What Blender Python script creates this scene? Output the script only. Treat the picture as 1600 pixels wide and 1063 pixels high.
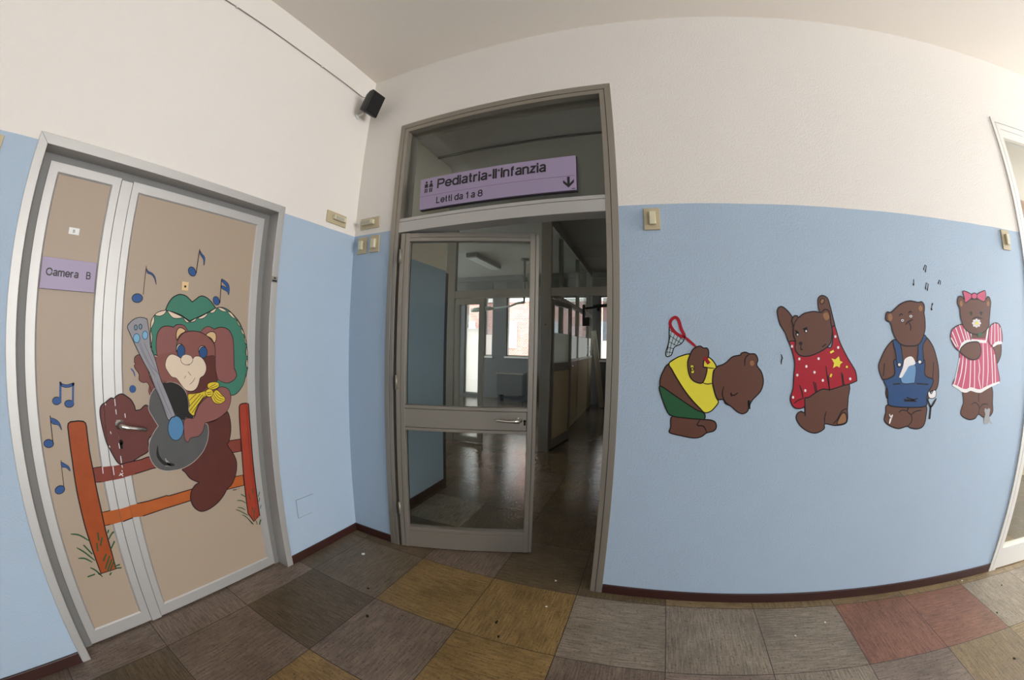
import bpy, bmesh, math, random
import numpy as np
from mathutils import Vector, Matrix
from mathutils.geometry import delaunay_2d_cdt
random.seed(7)
SC = bpy.context.scene
for o in list(bpy.data.objects): bpy.data.objects.remove(o)
COL = SC.collection
PI = math.pi

# ------------------------------------------------------------------ camera (full-frame fisheye lens)
cd = bpy.data.cameras.new('camera')
cam = bpy.data.objects.new('camera', cd); COL.objects.link(cam)
SC.camera = cam
cd.type = 'PANO'
cd.sensor_fit = 'HORIZONTAL'; cd.sensor_width = 36.0; cd.sensor_height = 24.0
cd.clip_start = 0.02; cd.clip_end = 200
FPX, KK = 577.64, 0.0948                      # lens: r = 2 f sin(t/2) (1 + k t^2), in pixels of a 1600 px wide frame
tt = np.linspace(0.0005, 1.66, 600)
rr = 2*FPX*np.sin(tt/2)*(1+KK*tt**2)*36.0/1600.0
A4 = np.stack([rr, rr**2, rr**3, rr**4], 1)
pc = np.linalg.lstsq(A4, tt, rcond=None)[0]
cy = cd.cycles if hasattr(cd, 'cycles') and hasattr(cd.cycles, 'panorama_type') else cd
cy.panorama_type = 'FISHEYE_LENS_POLYNOMIAL'
cy.fisheye_fov = 3.3
cy.fisheye_polynomial_k0 = 0.0
cy.fisheye_polynomial_k1 = -float(pc[0]); cy.fisheye_polynomial_k2 = -float(pc[1])
cy.fisheye_polynomial_k3 = -float(pc[2]); cy.fisheye_polynomial_k4 = -float(pc[3])
yaw, pit, rol = 0.35166, 0.00936, 0.02065
fw = Vector((-math.sin(yaw)*math.cos(pit), math.cos(yaw)*math.cos(pit), math.sin(pit)))
rt0 = Vector((math.cos(yaw), math.sin(yaw), 0)); up0 = rt0.cross(fw)
rt = math.cos(rol)*rt0 + math.sin(rol)*up0; up = -math.sin(rol)*rt0 + math.cos(rol)*up0
cam.matrix_world = Matrix(((rt.x, up.x, -fw.x, 1.894), (rt.y, up.y, -fw.y, -1.884), (rt.z, up.z, -fw.z, 1.4096), (0, 0, 0, 1)))

# ------------------------------------------------------------------ sky, daylight, exposure
W = bpy.data.worlds.new('overcast_sky'); SC.world = W; W.use_nodes = True
W.node_tree.nodes['Background'].inputs[0].default_value = (0.80, 0.90, 1.0, 1)
W.node_tree.nodes['Background'].inputs[1].default_value = 8.0
SC.view_settings.view_transform = 'Standard'; SC.view_settings.look = 'None'
SC.view_settings.exposure = 0.03; SC.view_settings.gamma = 1.0; SC.view_settings.use_curve_mapping = False

def area(name, loc, direction, sx, sy, power, color):
    l = bpy.data.lights.new(name, 'AREA'); l.shape = 'RECTANGLE'; l.size = sx; l.size_y = sy
    l.energy = power; l.color = color
    o = bpy.data.objects.new(name, l); COL.objects.link(o); o.location = loc
    o.rotation_euler = Vector(direction).to_track_quat('-Z', 'Y').to_euler()
    return o
area('daylight_foyer_window', (8.9, -1.6, 1.85), (-1, 0, 0.02), 2.4, 2.2, 212, (1.0, 0.935, 0.875))
area('added_rear_light', (5.0, -4.5, 1.9), (0, 1, -0.03), 1.1, 1.8, 20, (1.0, 0.94, 0.88))  # unseen rear source, added to balance brightness along the walls
area('added_side_room_light', (8.9, 0.85, 1.7), (-1, 0, 0), 1.3, 2.0, 55, (1.0, 0.96, 0.92))  # unseen source added to brighten the room behind the pale door
area('added_ward_left_light', (-5.1, 4.8, 1.8), (1, 0, 0), 3.0, 1.5, 8, (0.90, 0.95, 1.0))  # unseen source added to lift the dark ward
area('added_corridor_left_light', (-5.1, 1.9, 1.7), (1, 0, 0), 1.2, 1.6, 17, (0.98, 0.97, 0.94))  # unseen source added at the corridor end as fill light

# ------------------------------------------------------------------ materials
MATS = {}
def nt(m): return m.node_tree.nodes, m.node_tree.links
def mat(name, color, rough=0.5, metal=0.0, bump=0.0, bscale=200.0, var=0.0, vscale=8.0, spec=0.5, stretch=None, coat=0):
    m = bpy.data.materials.new(name); m.use_nodes = True
    N, Lk = nt(m); b = N['Principled BSDF']
    b.inputs['Base Color'].default_value = (*color, 1); b.inputs['Roughness'].default_value = rough
    b.inputs['Metallic'].default_value = metal
    if 'Specular IOR Level' in b.inputs: b.inputs['Specular IOR Level'].default_value = spec
    tc = N.new('ShaderNodeTexCoord'); src = tc.outputs['Object']
    if stretch:
        mp = N.new('ShaderNodeMapping'); mp.inputs['Scale'].default_value = stretch; Lk.new(src, mp.inputs['Vector']); src = mp.outputs[0]
    if var > 0:
        n = N.new('ShaderNodeTexNoise'); n.inputs['Scale'].default_value = vscale; n.inputs['Detail'].default_value = 6; Lk.new(src, n.inputs['Vector'])
        mx = N.new('ShaderNodeMix'); mx.data_type = 'RGBA'
        mx.inputs[6].default_value = (*[c*(1-var) for c in color], 1); mx.inputs[7].default_value = (*[min(1, c*(1+var)) for c in color], 1)
        Lk.new(n.outputs['Fac'], mx.inputs[0]); Lk.new(mx.outputs[2], b.inputs['Base Color'])
    if bump > 0:
        n = N.new('ShaderNodeTexNoise'); n.inputs['Scale'].default_value = bscale; n.inputs['Detail'].default_value = 3; Lk.new(src, n.inputs['Vector'])
        bp = N.new('ShaderNodeBump'); bp.inputs['Strength'].default_value = bump; bp.inputs['Distance'].default_value = 0.002
        Lk.new(n.outputs['Fac'], bp.inputs['Height']); Lk.new(bp.outputs[0], b.inputs['Normal'])
    MATS[name] = m; return m
def srgb(r, g, b):
    f = lambda c: ((c/255+0.055)/1.055)**2.4 if c/255 > 0.04045 else c/255/12.92
    return (f(r), f(g), f(b))

def wall_paint(name, low, high, split=2.1396):
    """two-tone wall paint: coloured dado up to the painted line, white above, orange-peel bump"""
    m = bpy.data.materials.new(name); m.use_nodes = True; N, Lk = nt(m); b = N['Principled BSDF']
    b.inputs['Roughness'].default_value = 0.62; b.inputs['Specular IOR Level'].default_value = 0.35
    g = N.new('ShaderNodeNewGeometry'); sp = N.new('ShaderNodeSeparateXYZ'); Lk.new(g.outputs['Position'], sp.inputs[0])
    n1 = N.new('ShaderNodeTexNoise'); n1.inputs['Scale'].default_value = 3.0; Lk.new(g.outputs['Position'], n1.inputs['Vector'])
    ma = N.new('ShaderNodeMath'); ma.operation = 'MULTIPLY_ADD'; ma.inputs[1].default_value = 0.008; ma.inputs[2].default_value = -0.004
    Lk.new(n1.outputs['Fac'], ma.inputs[0])
    ad = N.new('ShaderNodeMath'); ad.operation = 'ADD'; Lk.new(sp.outputs['Z'], ad.inputs[0]); Lk.new(ma.outputs[0], ad.inputs[1])
    gt = N.new('ShaderNodeMath'); gt.operation = 'GREATER_THAN'; gt.inputs[1].default_value = split; Lk.new(ad.outputs[0], gt.inputs[0])
    def tone(c, v):
        n = N.new('ShaderNodeTexNoise'); n.inputs['Scale'].default_value = 2.2; n.inputs['Detail'].default_value = 8; n.inputs['Roughness'].default_value = .7
        Lk.new(g.outputs['Position'], n.inputs['Vector'])
        x = N.new('ShaderNodeMix'); x.data_type = 'RGBA'; x.inputs[6].default_value = (*[k*(1-v) for k in c], 1); x.inputs[7].default_value = (*[min(1, k*(1+v)) for k in c], 1)
        Lk.new(n.outputs['Fac'], x.inputs[0]); return x.outputs[2]
    mx = N.new('ShaderNodeMix'); mx.data_type = 'RGBA'; Lk.new(gt.outputs[0], mx.inputs[0]); Lk.new(tone(low, .05), mx.inputs[6]); Lk.new(tone(high, .02), mx.inputs[7])
    Lk.new(mx.outputs[2], b.inputs['Base Color'])
    v = N.new('ShaderNodeTexNoise'); v.inputs['Scale'].default_value = 95; v.inputs['Detail'].default_value = 3; Lk.new(g.outputs['Position'], v.inputs['Vector'])
    bp = N.new('ShaderNodeBump'); bp.inputs['Strength'].default_value = 0.5; bp.inputs['Distance'].default_value = 0.004
    Lk.new(v.outputs['Fac'], bp.inputs['Height']); Lk.new(bp.outputs[0], b.inputs['Normal'])
    MATS[name] = m; return m

M_WALL = wall_paint('two_tone_wall_paint', srgb(170, 188, 206), srgb(231, 225, 217))
M_WALL2 = wall_paint('inner_wall_paint', srgb(166, 184, 198), srgb(246, 234, 212), 2.085)
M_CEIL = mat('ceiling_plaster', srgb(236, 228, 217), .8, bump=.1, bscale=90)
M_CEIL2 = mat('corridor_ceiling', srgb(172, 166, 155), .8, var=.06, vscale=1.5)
M_VEST_CEIL = mat('vestibule_ceiling_light_tone', srgb(182, 178, 170), .8)  # separate ceiling tone, stands in for a change of light at the joint
M_PLAIN = mat('plain_plaster', srgb(216, 210, 200), .8, var=.05, vscale=2)
M_CREAM = mat('cream_plaster', srgb(226, 208, 180), .7, var=.05)
M_BROWN = mat('brown_lintel_board', srgb(150, 112, 82), .6)
M_GREYWALL = mat('grey_facade_panel', srgb(104, 102, 97), .7, var=.08, vscale=3)
M_ALU = mat('brushed_aluminium', (0.325, 0.29, 0.245), .46, .6, bump=.05, bscale=60, stretch=(30, 30, 1))
M_ALU_B = mat('bright_aluminium', (0.50, 0.485, 0.465), .48, .5, bump=.04, bscale=60, stretch=(30, 30, 1))
M_ALU_D = mat('dull_bronze_aluminium', (0.36, 0.33, 0.28), .45, .6, bump=.05, bscale=60, stretch=(30, 30, 1))
M_JAMB = mat('grey_jamb_metal', (0.22, 0.215, 0.205), .6, .3)
M_ALU_W = mat('pale_aluminium', srgb(225, 222, 216), .4, .2)
M_PANEL = mat('beige_door_panel', srgb(171, 152, 132), .5, var=.04, vscale=300, bump=.06, bscale=400)
M_BEIGE = mat('beige_partition_panel', srgb(190, 170, 138), .55, var=.06, vscale=4)
M_BASE = mat('dark_brown_skirting', srgb(56, 27, 22), .42, var=.25, vscale=6, bump=.1, bscale=40)
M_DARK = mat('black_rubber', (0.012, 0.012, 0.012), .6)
M_HOLE = mat('dark_gap', (0.004, 0.004, 0.004), .9)
M_CHROME = mat('polished_metal', (0.72, 0.70, 0.66), .22, 1.0)
M_PLATE = mat('ivory_switch_plate', srgb(190, 175, 143), .35)
M_BUTTON = mat('ivory_button', srgb(214, 206, 176), .35)
M_BTNGREY = mat('grey_lens', srgb(176, 172, 156), .3)
M_SIGN = mat('lilac_sign', srgb(160, 144, 173), .45)
M_SIGNEDGE = mat('sign_edge', srgb(40, 32, 44), .5)
M_TEXT = mat('black_lettering', (0.008, 0.008, 0.01), .5)
M_STICK = mat('white_sticker', srgb(235, 235, 232), .5)
M_SPK = mat('black_speaker_case', (0.012, 0.0125, 0.012), .55, bump=.1, bscale=300)
M_GRILLE = mat('black_speaker_grille', (0.003, 0.003, 0.0035), .8, bump=.5, bscale=900)
M_CABLE = mat('grey_cable', srgb(150, 142, 134), .5)
M_SLAT = mat('grey_blind_slat', srgb(150, 148, 150), .5)
M_METALGREY = mat('grey_enamel', srgb(84, 84, 78), .45, var=.06)
M_LAMPW = mat('pale_green_enamel', srgb(196, 208, 196), .4)
M_TUBE = mat('lamp_diffuser', srgb(205, 205, 200), .4)
M_WOOD = mat('weathered_board', srgb(205, 198, 182), .6, var=.1, vscale=5)
M_CHIP = mat('white_paint_flake', srgb(228, 226, 216), .8)
M_DIRT = mat('black_dirt', srgb(26, 22, 18), .9)
M_BRICK = None
def brick():
    m = bpy.data.materials.new('red_brick_facade'); m.use_nodes = True; N, Lk = nt(m); b = N['Principled BSDF']
    t = N.new('ShaderNodeTexBrick'); t.inputs['Scale'].default_value = 4.0
    t.inputs['Color1'].default_value = (*srgb(176, 98, 82), 1); t.inputs['Color2'].default_value = (*srgb(196, 130, 112), 1); t.inputs['Mortar'].default_value = (*srgb(205, 196, 186), 1)
    tc = N.new('ShaderNodeTexCoord'); mp = N.new('ShaderNodeMapping'); mp.inputs['Rotation'].default_value = (PI/2, 0, 0)
    Lk.new(tc.outputs['Object'], mp.inputs[0]); Lk.new(mp.outputs[0], t.inputs['Vector']); Lk.new(t.outputs['Color'], b.inputs['Base Color'])
    b.inputs['Roughness'].default_value = .9; MATS['red_brick_facade'] = m; return m
M_BRICK = brick()

def glass_mat(name, tint, refl=1.0):
    m = bpy.data.materials.new(name); m.use_nodes = True; N, Lk = nt(m); N.remove(N['Principled BSDF'])
    t = N.new('ShaderNodeBsdfTransparent'); t.inputs[0].default_value = (*tint, 1)
    g = N.new('ShaderNodeBsdfGlossy'); g.inputs['Roughness'].default_value = 0.01; g.inputs[0].default_value = (.95, .97, .96, 1)
    f = N.new('ShaderNodeFresnel')
    gm = N.new('ShaderNodeNewGeometry'); io = N.new('ShaderNodeMath'); io.operation = 'MULTIPLY_ADD'; io.inputs[1].default_value = 1/1.5-1.5; io.inputs[2].default_value = 1.5
    Lk.new(gm.outputs['Backfacing'], io.inputs[0]); Lk.new(io.outputs[0], f.inputs[0])
    mu = N.new('ShaderNodeMath'); mu.operation = 'MULTIPLY'; mu.inputs[1].default_value = refl*.6; Lk.new(f.outputs[0], mu.inputs[0])
    x = N.new('ShaderNodeMixShader'); Lk.new(mu.outputs[0], x.inputs[0]); Lk.new(t.outputs[0], x.inputs[1]); Lk.new(g.outputs[0], x.inputs[2])
    Lk.new(x.outputs[0], N['Material Output'].inputs['Surface']); MATS[name] = m; return m
M_GLASS = glass_mat('clear_glass', (.95, .97, .96))
M_GLASS2 = glass_mat('grey_tinted_glass', (.89, .91, .90), 1.3)
def frosted():
    m = bpy.data.materials.new('frosted_glass'); m.use_nodes = True; N, Lk = nt(m); N.remove(N['Principled BSDF'])
    a = N.new('ShaderNodeBsdfTranslucent'); a.inputs[0].default_value = (.92, .90, .86, 1)
    d = N.new('ShaderNodeBsdfDiffuse'); d.inputs[0].default_value = (.8, .8, .78, 1)
    x = N.new('ShaderNodeMixShader'); x.inputs[0].default_value = .25; Lk.new(a.outputs[0], x.inputs[1]); Lk.new(d.outputs[0], x.inputs[2])
    Lk.new(x.outputs[0], N['Material Output'].inputs['Surface']); MATS['frosted_glass'] = m; return m
M_FROST = frosted()

def tile_mat(name, ra, rb, bs, sp_=.42):
    m = bpy.data.materials.new(name); m.use_nodes = True; N, Lk = nt(m); b = N['Principled BSDF']
    at = N.new('ShaderNodeAttribute'); at.attribute_name = 'tile_colour'
    uv = N.new('ShaderNodeUVMap'); uv.uv_map = 'grain'
    uj = N.new('ShaderNodeUVMap'); uj.uv_map = 'cell'
    mp = N.new('ShaderNodeMapping'); mp.inputs['Scale'].default_value = (9, 130, 1); Lk.new(uv.outputs[0], mp.inputs[0])
    n = N.new('ShaderNodeTexNoise'); n.inputs['Scale'].default_value = 1.0; n.inputs['Detail'].default_value = 5; n.inputs['Roughness'].default_value = .62; Lk.new(mp.outputs[0], n.inputs['Vector'])
    r = N.new('ShaderNodeValToRGB'); r.color_ramp.elements[0].position = .34; r.color_ramp.elements[0].color = (.58, .57, .56, 1); r.color_ramp.elements[1].position = .66; r.color_ramp.elements[1].color = (1.3, 1.3, 1.3, 1)
    Lk.new(n.outputs['Fac'], r.inputs[0])
    mul = N.new('ShaderNodeMix'); mul.data_type = 'RGBA'; mul.blend_type = 'MULTIPLY'; mul.inputs[0].default_value = 1; Lk.new(at.outputs['Color'], mul.inputs[6]); Lk.new(r.outputs[0], mul.inputs[7])
    # black wear streaks along the grain
    mp2 = N.new('ShaderNodeMapping'); mp2.inputs['Scale'].default_value = (14, 90, 1); Lk.new(uv.outputs[0], mp2.inputs[0])
    n2 = N.new('ShaderNodeTexNoise'); n2.inputs['Scale'].default_value = 1; n2.inputs['Detail'].default_value = 3; Lk.new(mp2.outputs[0], n2.inputs['Vector'])
    r2 = N.new('ShaderNodeValToRGB'); r2.color_ramp.elements[0].position = .70; r2.color_ramp.elements[0].color = (1, 1, 1, 1); r2.color_ramp.elements[1].position = .76; r2.color_ramp.elements[1].color = (.28, .26, .24, 1)
    Lk.new(n2.outputs['Fac'], r2.inputs[0])
    mul2 = N.new('ShaderNodeMix'); mul2.data_type = 'RGBA'; mul2.blend_type = 'MULTIPLY'; mul2.inputs[0].default_value = 1; Lk.new(mul.outputs[2], mul2.inputs[6]); Lk.new(r2.outputs[0], mul2.inputs[7])
    # broad dirt
    g = N.new('ShaderNodeNewGeometry'); n3 = N.new('ShaderNodeTexNoise'); n3.inputs['Scale'].default_value = 3.5; n3.inputs['Detail'].default_value = 7; n3.inputs['Roughness'].default_value = .65; Lk.new(g.outputs['Position'], n3.inputs['Vector'])
    r3 = N.new('ShaderNodeValToRGB'); r3.color_ramp.elements[0].position = .3; r3.color_ramp.elements[0].color = (.72, .70, .68, 1); r3.color_ramp.elements[1].position = .6; r3.color_ramp.elements[1].color = (1.08, 1.08, 1.08, 1); Lk.new(n3.outputs['Fac'], r3.inputs[0])
    mul3 = N.new('ShaderNodeMix'); mul3.data_type = 'RGBA'; mul3.blend_type = 'MULTIPLY'; mul3.inputs[0].default_value = 1; Lk.new(mul2.outputs[2], mul3.inputs[6]); Lk.new(r3.outputs[0], mul3.inputs[7])
    n4 = N.new('ShaderNodeTexNoise'); n4.inputs['Scale'].default_value = 75; n4.inputs['Detail'].default_value = 4; n4.inputs['Roughness'].default_value = .7; Lk.new(g.outputs['Position'], n4.inputs['Vector'])
    r4 = N.new('ShaderNodeValToRGB'); r4.color_ramp.elements[0].position = .34; r4.color_ramp.elements[0].color = (.45, .43, .41, 1); r4.color_ramp.elements[1].position = .46; r4.color_ramp.elements[1].color = (1, 1, 1, 1); Lk.new(n4.outputs['Fac'], r4.inputs[0])
    mul4 = N.new('ShaderNodeMix'); mul4.data_type = 'RGBA'; mul4.blend_type = 'MULTIPLY'; mul4.inputs[0].default_value = 1; Lk.new(mul3.outputs[2], mul4.inputs[6]); Lk.new(r4.outputs[0], mul4.inputs[7]); mul3 = mul4
    # joints
    sp = N.new('ShaderNodeSeparateXYZ'); Lk.new(uj.outputs[0], sp.inputs[0])
    def edge(o):
        a = N.new('ShaderNodeMath'); a.operation = 'PINGPONG'; a.inputs[1].default_value = .5; Lk.new(o, a.inputs[0]); return a.outputs[0]
    mn = N.new('ShaderNodeMath'); mn.operation = 'MINIMUM'; Lk.new(edge(sp.outputs['X']), mn.inputs[0]); Lk.new(edge(sp.outputs['Y']), mn.inputs[1])
    lt = N.new('ShaderNodeMath'); lt.operation = 'LESS_THAN'; lt.inputs[1].default_value = .0038; Lk.new(mn.outputs[0], lt.inputs[0])
    mj = N.new('ShaderNodeMix'); mj.data_type = 'RGBA'; Lk.new(lt.outputs[0], mj.inputs[0]); Lk.new(mul3.outputs[2], mj.inputs[6]); mj.inputs[7].default_value = (.018, .015, .012, 1)
    Lk.new(mj.outputs[2], b.inputs['Base Color'])
    rr_ = N.new('ShaderNodeMapRange'); rr_.inputs[3].default_value = ra; rr_.inputs[4].default_value = rb; Lk.new(n3.outputs['Fac'], rr_.inputs[0]); Lk.new(rr_.outputs[0], b.inputs['Roughness'])
    nb = N.new('ShaderNodeTexNoise'); nb.inputs['Scale'].default_value = 24; nb.inputs['Detail'].default_value = 5; Lk.new(g.outputs['Position'], nb.inputs['Vector'])
    bp = N.new('ShaderNodeBump'); bp.inputs['Strength'].default_value = bs; bp.inputs['Distance'].default_value = .004; Lk.new(nb.outputs['Fac'], bp.inputs['Height']); Lk.new(bp.outputs[0], b.inputs['Normal'])
    b.inputs['Specular IOR Level'].default_value = sp_
    MATS[name] = m; return m
M_TILE = tile_mat('vinyl_floor_tiles', .28, .55, .22)
M_TILE2 = tile_mat('polished_ward_tiles', .08, .2, .55, .8)

PAINT = {k: mat('paint_'+k, srgb(*c), r, var=v, vscale=14, bump=.15, bscale=120, spec=.22) for k, (c, r, v) in dict(
    ink=((28, 20, 20), .5, 0), rail_brown=((128, 62, 50), .5, .14), rail_red=((160, 62, 44), .5, .12), rail_orange=((176, 92, 42), .5, .16), post_brown=((158, 74, 34), .5, .2),
    grass_green=((36, 82, 52), .5, .1), bonnet_green=((66, 124, 104), .5, .08), cream=((222, 202, 178), .5, .02), bear_mid=((122, 74, 68), .5, .08), bear_dark=((92, 48, 42), .5, .12),
    bear_leg=((104, 58, 54), .5, .12), bear_light=((134, 84, 76), .5, .07), ear_brown=((138, 88, 84), .5, .06), ear_tan=((212, 178, 132), .5, .1), line_brown=((120, 92, 78), .5, 0),
    eye_blue=((44, 80, 128), .4, .12), scarf_yellow=((222, 196, 56), .5, .06), guitar_grey=((88, 88, 88), .5, .12), guitar_black=((38, 36, 34), .5, .1), line_light=((176, 168, 158), .5, 0),
    neck_grey=((148, 146, 152), .5, .14), string_dark=((92, 92, 98), .5, 0), neck_blue=((112, 142, 160), .5, 0), peg_blue=((122, 172, 204), .4, .06), line_blue=((40, 84, 110), .5, 0),
    hole_blue=((84, 132, 172), .4, .06), note_blue=((48, 84, 138), .45, .06), wall_bear=((103, 68, 55), .5, .04), shirt_yellow=((232, 218, 66), .5, .03), shorts_green=((44, 92, 58), .5, .06),
    tan=((150, 106, 70), .5, .05), net_red=((160, 26, 40), .45, .03), net_pale=((178, 194, 202), .5, .05), shirt_red=((170, 20, 40), .45, .04), white_paint=((236, 232, 232), .5, 0),
    overall_blue=((40, 74, 120), .5, .06), pocket_blue=((108, 150, 192), .5, .06), dress_pink=((198, 84, 116), .5, .05), mouse_grey=((162, 162, 164), .5, .06)).items()}

# ------------------------------------------------------------------ mesh helpers
class MB:
    def __init__(self): self.v = []; self.f = []; self.mi = []
    def add(self, vs, fs, mi=0):
        k = len(self.v); self.v += [tuple(map(float, p)) for p in vs]; self.f += [[i+k for i in f] for f in fs]; self.mi += [mi]*len(fs); return self
    def box(self, x0, x1, y0, y1, z0, z1, mi=0, M=None):
        vs = [(x, y, z) for x in (min(x0, x1), max(x0, x1)) for y in (min(y0, y1), max(y0, y1)) for z in (min(z0, z1), max(z0, z1))]
        if M: vs = [M @ Vector(p) for p in vs]
        return self.add(vs, [(0, 1, 3, 2), (4, 6, 7, 5), (0, 4, 5, 1), (2, 3, 7, 6), (0, 2, 6, 4), (1, 5, 7, 3)], mi)
    def loft(self, rings, mi=0, caps=True):
        n = len(rings[0]); vs = [p for r in rings for p in r]; fs = []
        for i in range(len(rings)-1):
            for j in range(n): fs.append((i*n+j, i*n+(j+1) % n, (i+1)*n+(j+1) % n, (i+1)*n+j))
        if caps: fs += [tuple(range(n-1, -1, -1)), tuple(range((len(rings)-1)*n, len(rings)*n))]
        return self.add(vs, fs, mi)
    def tube(self, path, r, n=10, mi=0, squash=1.0):
        P = [Vector(p) for p in path]; rs = r if isinstance(r, (list, tuple)) else [r]*len(P); rings = []; prev = None
        for i, p in enumerate(P):
            t = (P[min(i+1, len(P)-1)]-P[max(i-1, 0)]).normalized()
            a = Vector((0, 0, 1)) if prev is None else prev
            if abs(t.dot(a)) > .95: a = Vector((1, 0, 0)) if abs(t.x) < .9 else Vector((0, 1, 0))
            s = t.cross(a).normalized(); u = s.cross(t).normalized(); prev = u
            rings.append([p+(s*math.cos(2*PI*k/n)+u*math.sin(2*PI*k/n)*squash)*rs[i] for k in range(n)])
        return self.loft(rings, mi)
    def prism(self, poly, axis, a, b, mi=0):
        """extrude a 2D outline along axis from a to b"""
        def p3(q, w): return (w, q[0], q[1]) if axis == 'x' else ((q[0], w, q[1]) if axis == 'y' else (q[0], q[1], w))
        n = len(poly); vs = [p3(q, a) for q in poly]+[p3(q, b) for q in poly]
        fs = [(i, (i+1) % n, n+(i+1) % n, n+i) for i in range(n)]+[tuple(range(n-1, -1, -1)), tuple(range(n, 2*n))]
        return self.add(vs, fs, mi)
    def build(self, name, mats, parent=None, bevel=0.0, smooth=False, M=None, loc=None):
        me = bpy.data.meshes.new(name); vs = self.v
        if M: vs = [tuple(M @ Vector(p)) for p in vs]
        me.from_pydata(vs, [], self.f)
        mats = mats if isinstance(mats, (list, tuple)) else [mats]
        for m in mats: me.materials.append(m)
        me.polygons.foreach_set('material_index', self.mi)
        bm = bmesh.new(); bm.from_mesh(me); bmesh.ops.recalc_face_normals(bm, faces=bm.faces[:])
        if bevel > 0:
            es = [e for e in bm.edges if len(e.link_faces) == 2 and e.calc_face_angle(0) > .5]
            bmesh.ops.bevel(bm, geom=es, offset=bevel, segments=2, profile=.5, affect='EDGES', clamp_overlap=True)
        bm.to_mesh(me); bm.free()
        if smooth: me.polygons.foreach_set('use_smooth', [True]*len(me.polygons))
        me.update()
        o = bpy.data.objects.new(name, me); COL.objects.link(o)
        if parent: o.parent = parent
        if loc: o.location = loc
        return o
def empty(name, label=None, cat=None, group=None, kind=None, loc=(0, 0, 0)):
    o = bpy.data.objects.new(name, None); COL.objects.link(o); o.empty_display_size = .1; o.location = loc
    tag(o, label, cat, group, kind); return o
def tag(o, label=None, cat=None, group=None, kind=None):
    if label: o['label'] = label
    if cat: o['category'] = cat
    if group: o['group'] = group
    if kind: o['kind'] = kind
    return o
def struct(mb, name, mats, **k): return tag(mb.build(name, mats, **k), kind='structure')
def at_base(o, p):
    """move a finished empty to its base point while its children stay where they are"""
    d = Vector(p)-o.location; o.location = Vector(p)
    for c in o.children: c.location = c.location-d
    return o
GLYPHS = {  # grotesque capitals and small letters as pen paths on a cap height of 1 (x-height .74), then the advance width
 'P': ([[(0, 0), (0, 1)], ('o', [(0, 1), (.30, 1), (.46, .97), (.55, .87), (.565, .72), (.55, .58), (.46, .47), (.30, .44), (0, .44)])], .56),
 'B': ([[(0, 0), (0, 1)], ('o', [(0, 1), (.32, 1), (.47, .96), (.53, .86), (.53, .67), (.46, .57), (.32, .54), (0, .54)]), ('o', [(.30, .54), (.48, .51), (.58, .42), (.60, .27), (.56, .10), (.46, .02), (.30, 0), (0, 0)])], .60),
 'C': ([('o', [(.68, .68), (.63, .85), (.52, .97), (.37, 1.0), (.18, .94), (.05, .77), (0, .5), (.05, .23), (.18, .06), (.37, 0), (.52, .03), (.63, .15), (.69, .35)])], .69),
 'I': ([[(0, 0), (0, 1)]], .0),
 'L': ([[(0, 1), (0, 0), (.46, 0)]], .46),
 'e': ([('o', [(.01, .38), (.49, .38), (.47, .56), (.38, .70), (.25, .74), (.11, .69), (.02, .55), (0, .37), (.02, .19), (.11, .05), (.25, 0), (.38, .04), (.48, .20)])], .49),
 'd': ([[(.47, 0), (.47, 1)], ('c', [(.23, .74), (.10, .69), (.02, .55), (0, .37), (.02, .19), (.10, .05), (.23, 0), (.37, .05), (.45, .19), (.47, .37), (.45, .55), (.37, .69)])], .47),
 'i': ([[(0, 0), (0, .68)], [(0, .935), (0, .985)]], .0),
 'a': ([('o', [(.05, .60), (.11, .71), (.22, .75), (.34, .73), (.41, .65), (.42, .52), (.42, 0)]), ('o', [(.42, .40), (.26, .38), (.09, .32), (0, .19), (.05, .05), (.17, 0), (.30, .04), (.41, .16)])], .43),
 't': ([[(.10, .96), (.10, .14), (.13, .04), (.26, .01)], [(-.03, .70), (.25, .70)]], .24),
 'r': ([[(0, 0), (0, .70)], ('o', [(0, .46), (.04, .62), (.14, .71), (.29, .71)])], .26),
 '-': ([[(-.02, .38), (.24, .38)]], .22),
 'n': ([[(0, 0), (0, .70)], ('o', [(0, .50), (.05, .66), (.18, .74), (.32, .72), (.41, .62), (.42, .48), (.42, 0)])], .42),
 'm': ([[(0, 0), (0, .70)], ('o', [(0, .50), (.05, .66), (.17, .74), (.28, .72), (.35, .62), (.36, .48), (.36, 0)]), ('o', [(.36, .50), (.41, .66), (.53, .74), (.64, .72), (.71, .62), (.72, .48), (.72, 0)])], .72),
 'f': ([[(.10, 0), (.10, .84), (.14, .95), (.28, .99)], [(0, .72), (.27, .72)]], .26),
 'z': ([[(.02, .71), (.40, .71), (0, .03), (.42, .03)]], .42),
 '1': ([[(0, .76), (.12, .80), (.20, .99)], [(.22, 1), (.22, 0)]], .24),
 '8': ([('c', [(.27, 1), (.12, .96), (.05, .85), (.05, .68), (.13, .57), (.27, .54), (.41, .57), (.49, .68), (.49, .85), (.42, .96)]), ('c', [(.27, .54), (.11, .50), (.01, .38), (0, .24), (.06, .07), (.27, 0), (.48, .07), (.54, .24), (.53, .38), (.43, .50)])], .54),
 ' ': ([], .12)}
def curve2(P, closed, sub=4):
    n = len(P); V = [Vector(p) for p in P]; out = []
    for i in range(n if closed else n-1):
        p0 = V[(i-1) % n] if closed or i > 0 else V[0]; p1 = V[i]; p2 = V[(i+1) % n]; p3 = V[(i+2) % n] if closed or i+2 < n else V[-1]
        for k in range(sub):
            t = k/sub; out.append(.5*((2*p1)+(-p0+p2)*t+(2*p0-5*p1+4*p2-p3)*t*t+(-p0+3*p1-3*p2+p3)*t**3))
    if not closed: out.append(V[-1])
    return out
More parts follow.
